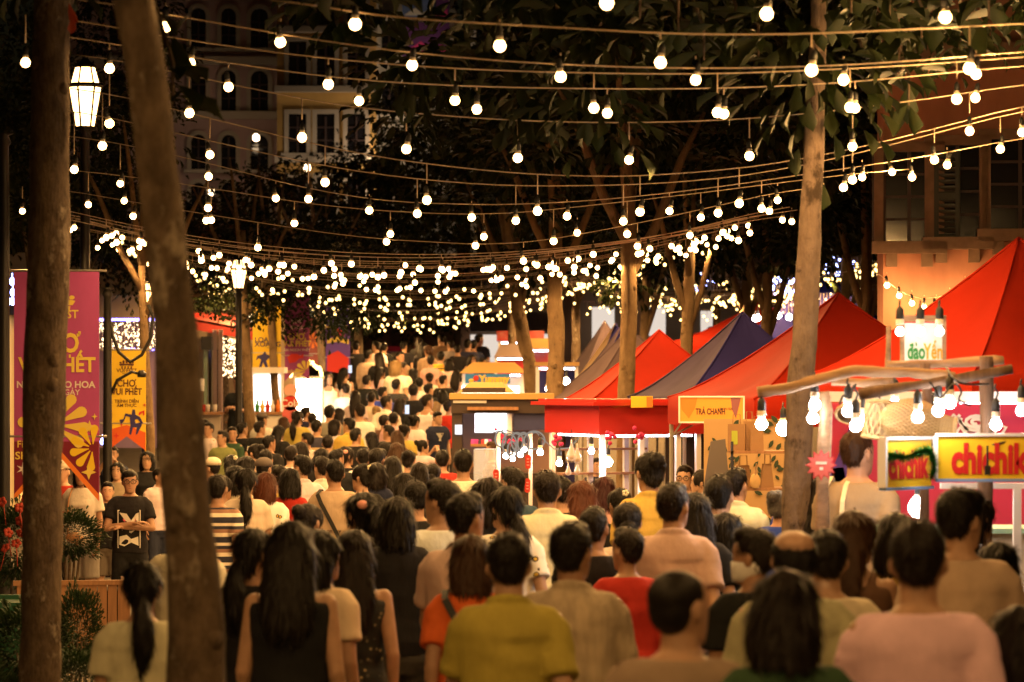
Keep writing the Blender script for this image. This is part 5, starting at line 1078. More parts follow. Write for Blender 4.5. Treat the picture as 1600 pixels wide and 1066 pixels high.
mb = MB(); mb.add([q(1300,732),q(1318,730),q(1322,752),q(1300,756)], [(0,1,2,3)]); mb.build('yellow_patch', YEL, e)
mb = MB()
def squig(pts, w):
    n = len(pts); L = []; Rr = []
    for i, (x, y) in enumerate(pts):
        a = Vector(pts[max(i-1,0)]); b = Vector(pts[min(i+1,n-1)]); t = (b-a).normalized(); L.append((x-t.y*w, y+t.x*w)); Rr.append((x+t.y*w, y-t.x*w))
    base = len(mb.v); mb.v += [tuple(P(x,y,21.36)-e.location) for x, y in L+Rr]; mb.f += [[base+i, base+i+1, base+n+i+1, base+n+i] for i in range(n-1)]; mb.m += [0]*(n-1)
squig([(1525+(3+1.35*t)*cos(t*1.05+1)*1.15, 660+(3+1.0*t)*sin(t*1.05+1)*.8) for t in [i*.5 for i in range(30)]], 2.6)
for pl in ([(1468,676),(1476,664),(1486,670),(1494,655),(1500,648)], [(1492,680),(1500,668),(1508,676),(1516,682),(1530,676),(1544,680)], [(1474,652),(1482,658),(1490,648),(1498,656),(1506,664),(1512,674)], [(1554,676),(1562,664),(1572,668),(1566,678),(1556,680)], [(1460,682),(1466,676),(1472,684)]): squig(pl, 2.4)
mb.build('swirl_drawing', WHT, e)
# basketry
BAM = mat('bamboo', (.62,.40,.16), .55, n=.25, ns=8, trl=.15); BAMD = mat('bamboo_dark', (.40,.23,.09), .6)
def lattice(name, prof, n, turns, r, parent, M, m):
    """woven strips wound both ways round a turned shape"""
    mb = MB(); ln = len(prof)
    for sgn in (-1, 1):
        for k in range(n):
            mb.tube([(M @ Vector((prof[i][0]*cos(a), prof[i][0]*sin(a), prof[i][1]))) for i, a in [(i, 2*pi*k/n+sgn*turns*2*pi*i/(ln-1)) for i in range(ln)]], r, 3)
    for i in (0, ln-1): mb.tube([(M @ Vector((prof[i][0]*cos(a), prof[i][0]*sin(a), prof[i][1]))) for a in [2*pi*j/18 for j in range(19)]], r*2.2, 5)
    tag(mb.build(name, m, parent), kind='stuff')
q = P(1378,656,18.6); e = empty('bamboo_shade', q, 0, 'cylindrical openwork bamboo lamp shade hanging from the driftwood frame', 'lamp shade'); pr = [(.095,-.1+.2*i/9) for i in range(10)]; lattice('woven_strip', pr, 16, .16, .0055, e, Matrix.Rotation(.12,4,'Y'), BAM); mb = MB(); mb.lathe([(.088,-.09),(.088,.09)], 18); mb.build('lining', mat('paper_lining',(.7,.5,.28),.8,trl=.5), e, True)
q = P(1434,662,18.5); e = empty('fish_trap', q, 0, 'bulging woven bamboo fish trap slung sideways behind the posts', 'basket'); pr = []
for i in range(17): t = i/16; pr.append((.045+.085*sin(pi*min(1,t*1.15))**.8 if t < .87 else .06+.05*(1-t), -.2+.4*t))
M0 = Matrix.Rotation(pi/2+.16,4,'Y') @ Matrix.Rotation(.2,4,'X'); lattice('woven_strip', pr, 34, .35, .0042, e, M0, BAM); mb = MB(); mb.lathe([(a*.95,b) for a, b in pr], 22, (0,0,0), M0); mb.build('inner_weave', BAMD, e, True)
for px, py, Y, r, lab in ((1345,645,18.9,.14,'flat round woven hat behind the bulbs'), (1440,690,19.2,.09,'small round woven tray below the fish trap')):
    e = empty('woven_hat', P(px,py,Y), 0, lab, 'hat'); M1 = Matrix.Rotation(-.5,4,'X'); lattice('woven_strip', [(r,0),(r*.8,.012),(r*.55,.03),(r*.3,.05),(r*.08,.06)], 26, .12, .004, e, M1, BAM); mb = MB(); mb.lathe([(r*.97,-.003),(r*.55,.026),(r*.05,.056)], 20, (0,0,0), M1); mb.build('crown', BAMD, e, True)
e = empty('starburst_sign', P(1283,727,18.3), 0, 'small red starburst price sign on the driftwood post', 'sign'); mb = MB(); mb.prism(star(0,0,.085,.68,12), -.004, .004); mb.build('board', mat('starburst_red',(.6,.07,.09),.6), e); mb = MB(); mb.prism(star(0,0,.072,.7,12), -.006, -.0045); mb.build('inner_star', mat('starburst_pink',(.7,.16,.16),.6), e)
for z in (.012,-.018): mb = MB(); mb.box((0,-.008,z), (.06 if z > 0 else .02,.002,.016)); mb.build('print', WHT, e)
# ---------------------------------------------------------------- paper bag shelf stall under the red tent
e = empty('display_rack', (pw(1185,25), 25, 0), 0, 'black metal rack of paper bags and fans under the red tent', 'shelf'); 
for a in (1142, 1226): slab(e, 'upright', MET, a, 690, a+4, 1080, 25, .03); slab(e, 'upright', MET, a, 690, a+4, 1080, 25.4, .03)
for y in (705, 763, 830): slab(e, 'shelf_board', WOOD, 1142, y, 1230, y+4, 25, .42)
KRAFT = mat('kraft_paper', (.30,.17,.08), .8, n=.15, ns=6); MINT = mat('green_label', (.35,.42,.05), .7)
def bag(px, py, Y, w, h, lab, lbl=False, tape=.85):
    e = empty('paper_bag', P(px, py, Y), R(random.uniform(-15,15)), lab, 'bag', 'paper bags on the rack'); mb = MB(); mb.box((0,0,h/2), (w,w*.55,h), tap=tape); mb.build('bag_body', KRAFT, e); mb = MB(); mb.tube([(-w*.22,-w*.2,h),(-w*.2,-w*.2,h+.07),(w*.2,-w*.2,h+.07),(w*.22,-w*.2,h)], .004, 5); mb.build('handle', KRAFT, e)
    if lbl: mb = MB(); mb.box((-w*.1,-w*.28,h*.5), (w*.34,.006,h*.5)); mb.build('label', MINT, e)
bag(1152,705,25.2,.13,.2,'kraft bag with a yellow green label on the rack top',True,1.0); bag(1171,705,25.2,.1,.22,'narrow kraft bag beside the labelled one'); bag(1183,706,25.1,.1,.19,'folded kraft bag at the rack top middle'); bag(1160,763,25.2,.13,.17,'round shouldered kraft bag on the lower shelf',False,.7); bag(1198,763,25.1,.1,.18,'small kraft bag on the lower shelf by the upright',False,.6)
for px, lab in ((1180,'palm leaf fan leaning on the lower shelf'),(1152,'tilted bamboo fan on the lower shelf')): 
    o2 = empty('hand_fan', P(px,752,24.95), 0, lab, 'fan'); mb = MB(); mb.ell((0,0,0), (.04,.008,.055), 14, 8); mb.build('blade', BAM, o2, True); mb = MB(); mb.tube([(0,0,.04),(.01,0,.13)], .006, 5); mb.build('handle', DRIFT, o2)
LEAFP = mat('leaf_print', (.45,.29,.14), .8); e = empty('patterned_screen', (pw(1175,27), 27, 0), 0, 'tan cloth screen printed with dark leaves behind the rack', 'screen'); slab(e, 'cloth', LEAFP, 1100, 655, 1245, 860, 27, .02); mb = MB(); rnd = random.Random(3)
for i in range(70):
    cx, cy_, a = rnd.uniform(1105,1240), rnd.uniform(660,850), rnd.uniform(0,6.28); L = rnd.uniform(9,18); pl = [(0,0),(.35,.22),(.7,.2),(1,0),(.7,-.2),(.35,-.22)]; mb.add([P(cx+L*(x*cos(a)-y*sin(a)), cy_+L*(x*sin(a)+y*cos(a)), 26.985-.0002*i)-e.location for x, y in pl], [tuple(range(6))])
tag(mb.build('leaf_print', mat('dark_leaf_print',(.03,.05,.03),.8), e), kind='stuff')
SG = mat('sign_amber', (.72,.32,.05), .6)
e = empty('stall_banner', P(1112,640,29.2), R(-8), 'orange banner with dark lettering under the red tent eave', 'sign'); k = 29.2/F; mb = MB(); mb.box((0,0,0), (100*k,.02,40*k)); mb.build('board', SG, e); text('TRÀ CHANH', 13*k, (-2*k,-.013,-3*k), BRN, e, .03, .002, .62); text('LEMON TEA', 5*k, (22*k,-.0135,1*k), BRN, e, .01, .002, .8)
for x0, x1, m in ((-49,-22,ORA),(30,46,mat('mauve_print',(.25,.09,.11),.7))): mb = MB(); mb.prism([(x0*k,19*k),(x1*k,19*k),((x1-4)*k,2*k),((x0+x1)/2*k,-14*k),((x0+2)*k,0)], -.0125, -.0108); mb.build('print', m, e)
for x, z, w, h in ((0,20,102,2.4),(0,-20,102,2.4),(-50.5,0,2.4,42),(50.5,0,2.4,42)): mb = MB(); mb.box((x*k,-.004,z*k), (w*k,.034,h*k)); mb.build('frame_bar', WFR, e)
e = empty('stall_banner', P(1003,628,33.5), R(-8), 'small yellow and red banner under the blue tent eave', 'sign'); k = 33.5/F; mb = MB(); mb.box((0,0,0), (34*k,.02,18*k)); mb.build('board', YELB, e); mb = MB(); mb.box((12*k,-.012,0), (9*k,.006,16*k)); mb.build('print', ORA, e)
e = empty('hanging_cloth', P(1121,690,26), 0, 'dark grey pointed cloth hanging by the tent pole', 'cloth'); mb = MB(); mb.prism([(-.05,0),(.06,.02),(.1,-.45),(-.12,-.45)], -.01, .03); mb.build('cloth', mat('dark_grey_cloth',(.13,.11,.11),.8), e)
e = empty('grey_wall', (pw(1090,37), 37, 0), 0, 'dark planted wall behind the red kiosk window', 'wall'); slab(e, 'wall', mat('dark_wall',(.03,.02,.02),.9), 1040, 640, 1140, 900, 37, .1)
# ---------------------------------------------------------------- red kiosk
KRED = mat('kiosk_red', (.42,.025,.02), .28, coat=.6, spec=.6); KW = mat('kiosk_white', (.78,.76,.76), .4)
Yk = 34; k = Yk/F; ct = P(978, 700, Yk); e = empty('red_kiosk', (ct.x, Yk+.5, 0), R(22), 'glossy red roofed kiosk with white posts and LED strips', 'kiosk')
w2, d2 = .58, .7; zb, zt = pz(678,Yk), pz(634,Yk)
mb = MB(); mb.box((0,0,(zb+zt)/2), (2*w2,2*d2,zt-zb)); mb.build('fascia', KRED, e); mb = MB(); mb.box((0,0,zt+.02), (2*w2+.22,2*d2+.22,.035)); mb.box((0,0,zt+.05), (2*w2+.1,2*d2+.1,.03)); mb.build('roof', KRED, e)
for x in (-w2+.06,-.1,.3,w2-.06):
    for y in (-d2+.06, d2-.06): mb = MB(); mb.box((x,y,(zb+.2)/2), (.05,.05,zb+.196)); mb.build('post', KW, e)
mb = MB(); mb.box((0,-d2+.1,zb-.018), (2*w2-.24,.03,.02)); mb.build('led_strip', LEDS, e); mb = MB(); mb.box((-w2+.1,0,zb-.018), (.03,2*d2-.3,.02)); mb.build('led_strip', LEDS, e); mb = MB(); mb.box((w2-.14,-d2+.3,zb-.018), (.03,.5,.02)); mb.build('led_strip', LEDS, e)
mb = MB(); mb.box((0,0,.5), (2*w2,2*d2,1.0)); mb.build('counter', mat('kiosk_base',(.5,.45,.42),.6), e); mb = MB(); mb.box((0,0,1.02), (2*w2+.1,2*d2+.1,.04)); mb.build('counter_top', WOOD, e)
for z in (1.35, 1.6): mb = MB(); mb.box((0,d2-.12,z), (2*w2-.2,.16,.02)); mb.build('shelf_board', WOOD, e)
GLS = mat('blown_glass', (.85,.75,.72), .06, spec=.8, alpha=.55); rnd = random.Random(8)
def drop(px, py, Y, r, lab):
    o2 = empty('glass_drop', P(px,py,Y), 0, lab, 'ornament', 'glass drops hung on the red kiosk'); mb = MB(); mb.lathe([(.004,-r),(r*.6,-r*.85),(r,-r*.3),(r*.9,r*.2),(r*.5,r*1.1),(r*.16,r*2.1),(.006,r*2.9)], 14); mb.build('glass', GLS, o2, True); mb = MB(); mb.lathe([(.004,-r*.7),(r*.3,-r*.6),(r*.34,-r*.25),(.004,0)], 8); mb.build('filling', WOOD, o2, True); mb = MB(); mb.tube([(0,0,r*2.8),(0,0,r*2.8+.1)], .003, 4); mb.build('cord', SOCK, o2)
for i, (px, py, r) in enumerate(((893,712,.055),(902,716,.05),(888,738,.033),(902,736,.033))): drop(px, py, 33.4, r, ('large glass drop highest on the kiosk corner','large glass drop just behind the highest one','small glass globe lower on the kiosk post','small glass globe beside the lower one')[i])
pendant(950, 721, 33.6, 690, 'glaring white bulb inside the red kiosk', 'kiosk lamps', 1.5); pendant(844, 706, 33.4, 680, 'warm round bulb between the two kiosks', 'kiosk lamps'); pendant(924, 704, 33.6, 684, 'small warm bulb behind a red kiosk post', 'kiosk lamps'); pendant(874, 723, 33.6, 690, 'warm bulb low on the red kiosk corner', 'kiosk lamps')
PKF = mat('pink_petal', (.6,.03,.16), .6)
def posy(px, py, Y, lab): 
    mb = MB(); r_ = random.Random(px)
    for j in range(9): mb.ell((r_.gauss(0,.03), r_.gauss(0,.02), r_.gauss(0,.03)), (.022,.02,.022), 7, 5)
    tag(mb.build('pink_flower', PKF, None, True, P(px,py,Y)), lab, 'flower', 'pink flowers hung on the kiosks')
for px, py, Y, lab in ((872,690,33.3,'pink flower at the red kiosk corner post'),(1000,682,33.2,'pink flower under the red kiosk fascia'),(955,682,33.2,'pink flower by the middle red kiosk post'),(777,682,44.4,'pink flower nearest the white screen'),(786,690,44.4,'pink flower in the first rope loop'),(800,692,44.4,'pink flower in the second rope loop'),(815,690,44.4,'pink flower beside the red tags')): posy(px, py, Y, lab)
for px, py, lab in ((825,722,'red paper tag high on the cream post'),(824,759,'red paper tag low on the cream post'),(775,745,'red paper tag by the glass case')):
    e2 = empty('paper_tag', P(px,py,33.2), 0, lab, 'tag', 'red paper tags on the kiosk posts'); mb = MB(); mb.prism([(-.025,-.06),(0,-.07),(.025,-.06),(.03,.05),(.015,.07),(-.015,.07),(-.03,.05)], -.004, .004); mb.build('tag_paper', REDP, e2)
    for z in (.03,0,-.03): mb = MB(); mb.box((0,-.006,z), (.024,.002,.012)); mb.build('print', mat('tag_pink',(.75,.3,.3),.7), e2)
# black kiosk with white screen
Yk = 45; e = empty('black_kiosk', (pw(776,Yk), Yk+.4, 0), 0, 'dark brown kiosk with tan hipped roof and glaring white screen', 'kiosk'); DKB = mat('kiosk_dark', (.035,.02,.015), .5); TANR = mat('kiosk_tan_roof', (.42,.25,.08), .7)
slab(e, 'body', DKB, 706, 640, 722, 900, Yk, .9); slab(e, 'fascia', DKB, 705, 624, 862, 646, Yk-.05, 1.0); slab(e, 'roof_edge', TANR, 702, 615, 866, 624, Yk-.12, 1.15)
mb = MB(); q = lambda x, y, Y: P(x, y, Y)-e.location; mb.add([q(715,614,Yk),q(800,614,Yk),q(806,614,Yk+1),q(720,614,Yk+1),q(735,597,Yk+.3),q(784,597,Yk+.3),q(786,597,Yk+.7),q(738,597,Yk+.7)], [(3,2,1,0),(4,5,6,7),(0,1,5,4),(1,2,6,5),(2,3,7,6),(3,0,4,7)]); mb.build('roof', TANR, e); slab(e, 'roof_window', DKB, 722, 606, 790, 613, Yk-.03, .03)
slab(e, 'rail', STEEL, 708, 626, 760, 630, Yk-.08, .02); slab(e, 'screen', mat('screen_glow', e=(1,.96,1), es=4), 742, 641, 791, 676, Yk-.02, .03); slab(e, 'ledge', WOOD, 730, 636, 810, 641, Yk-.15, .3); slab(e, 'blue_panel', mat('kiosk_navy',(.03,.035,.13),.5), 803, 641, 852, 672, Yk+.02, .04); slab(e, 'inner_wall', mat('kiosk_inner',(.4,.25,.2),.8), 722, 646, 862, 900, Yk+.8, .05); slab(e, 'post', WFR, 790, 641, 800, 680, Yk, .06)
slab(e, 'price_card', mat('card_glow', e=(1,.95,.95), es=1.6), 711, 664, 722, 679, Yk-.06, .02); slab(e, 'display_shelf', WOOD, 735, 694, 775, 698, Yk-.1, .4); slab(e, 'counter', DKB, 722, 740, 862, 900, Yk-.1, .5)
for i in range(7): mb = MB(); mb.box((0,0,0), (.05,.12,.02), Matrix.Translation(P(739+i*5.2,692,Yk+.02)-e.location) @ Matrix.Rotation(.7,4,'X')); mb.build('phone_case', (MAG,PKF,DKB,REDP,WHT,MAG,DKB)[i], e)
slab(e, 'glass_case', GLASSM, 740, 702, 775, 752, 34.5, .3)
CRP = mat('cream_post', (.7,.55,.36), .6)
for a in (776, 826, 862): slab(e, 'post', CRP, a, 676, a+6, 900, 34.4, .05)
ROPE = mat('white_rope', (.72,.66,.6), .8); LITR = mat('lit_rope', e=(1,.85,.7), es=.3); mb = MB()
for cx, cy_, rx, ry in ((782,686,8,12),(796,694,11,16),(808,690,9,14),(818,692,9,16),(835,688,16,14),(800,704,7,14)): mb.tube([P(cx+rx*cos(a), cy_+ry*sin(a), 34.2+.05*sin(a*2))-P(800,690,34.2) for a in [2*pi*i/22 for i in range(23)]], .009, 5)
mb.tube([P(x,y,34.2)-P(800,690,34.2) for x, y in ((770,676),(790,672),(812,680),(838,676),(852,690),(866,702),(890,700),(905,684))], .007, 5); tag(mb.build('rope_light', LITR, None, True, P(800,690,34.2)), 'looped white rope light twisted between the two kiosks', 'rope light')
for i, (px, py) in enumerate(((790,712),(813,710),(820,703),(801,716))): pendant(px, py, 34.3, py-20, ('warm bulb lowest left in the rope loops','warm bulb right of the loops by the cream post','warm bulb highest in the rope loops','warm bulb lowest in the middle of the rope loops')[i], 'bulbs in the rope loops', .9)
# snack kiosk, grey topped and red kiosks behind
def kiosk(px0, px1, pyt, pyb, Y, roofm, bodym, label, fas=None, hip=True):
    e = empty('snack_kiosk', (pw((px0+px1)/2,Y), Y+.5, gh(Y)), 0, label, 'kiosk', 'kiosks along the stall row'); w = (px1-px0)/F*Y; z0 = pz(pyb,Y)-e.location.z; z1 = pz(pyt,Y)-e.location.z
    if hip: mb = MB(); a = w/2; t = a*.62; mb.add([(-a,-.6,z0),(a,-.6,z0),(a,.6,z0),(-a,.6,z0),(-t,-.15,z1),(t,-.15,z1),(t,.15,z1),(-t,.15,z1)], [(3,2,1,0),(4,5,6,7),(0,1,5,4),(1,2,6,5),(2,3,7,6),(3,0,4,7)]); mb.build('roof', roofm, e)
    else: mb = MB(); mb.box((0,0,(z0+z1)/2), (w,1.2,z1-z0)); mb.build('roof', roofm, e)
    for x in (-w*.44, w*.44):
        for y in (-.5,.5): mb = MB(); mb.box((x,y,z0/2-.005), (.05,.05,z0-.01)); mb.build('post', WFR, e)
    mb = MB(); mb.box((0,0,.5), (w*.86,.95,1)); mb.build('counter', bodym, e); mb = MB(); mb.box((0,.45,z0*.72), (w*.86,.03,z0*.5)); mb.build('back_panel', bodym, e)
    mb = MB(); mb.box((0,-.3,z0-.04), (w*.8,.05,.03)); mb.build('led_strip', LEDS, e); return e
YY = 59; e = kiosk(718, 824, 566, 583, YY, TANR, BOOW, 'snack kiosk with tan roof and blue yellow lettered board'); mb = MB(); q = P(762,592,YY-.15)-e.location; mb.box(q, (70*YY/F,.03,15*YY/F)); mb.build('sign_board', mat('sign_azure', (.03,.2,.6), .4), e); text('Yummy', 15*YY/F, q+Vector((.11,-.02,-.0)), YEL, e, .06, .004, 1.0)
mb = MB(); mb.ell(q+Vector((-.2,-.02,.01)), (.05,.01,.05), 10, 6); mb.build('print', REDP, e); mb = MB(); mb.ell(q+Vector((-.28,-.02,-.03)), (.045,.01,.03), 10, 6); mb.build('print', YEL, e)
mb = MB(); mb.box(q+Vector((.05,.1,-.35)), (1.0,.05,.45)); mb.build('backlit_panel', GLOW, e)
kiosk(772, 824, 537, 558, 66, mat('kiosk_grey_roof',(.3,.22,.2),.7), REDP, 'grey hipped kiosk with white printed fascia'); kiosk(776, 850, 517, 533, 74, KRED, KRED, 'small red kiosk farther up the stall row', None, False); kiosk(808, 862, 529, 545, 70, TANR, KRED, 'red kiosk half hidden by the crooked trunk', None, False); kiosk(836, 905, 566, 572, 52, TANR, NAVYP, 'navy fronted kiosk behind the gnarled trunk', None, False)
pendant(885, 595, 50, 572, 'white bulb on the navy kiosk beside the gnarled trunk', 'kiosk lamps', 1.6); pendant(855, 607, 50, 585, 'small white bulb under the navy kiosk roof', 'kiosk lamps')
for px, py, Y, lab in ((1178,497,60,'white lamp just above the blue tent slope'),(1184,496,60,'second white lamp above the blue tent slope'),(1216,492,60,'bright white lamp between the trunks behind the red tent'),(1233,495,60,'white lamp beside the pale scarred trunk, far back')): pendant(px, py, Y, py-14, lab, 'far white stall lamps', 1.8)
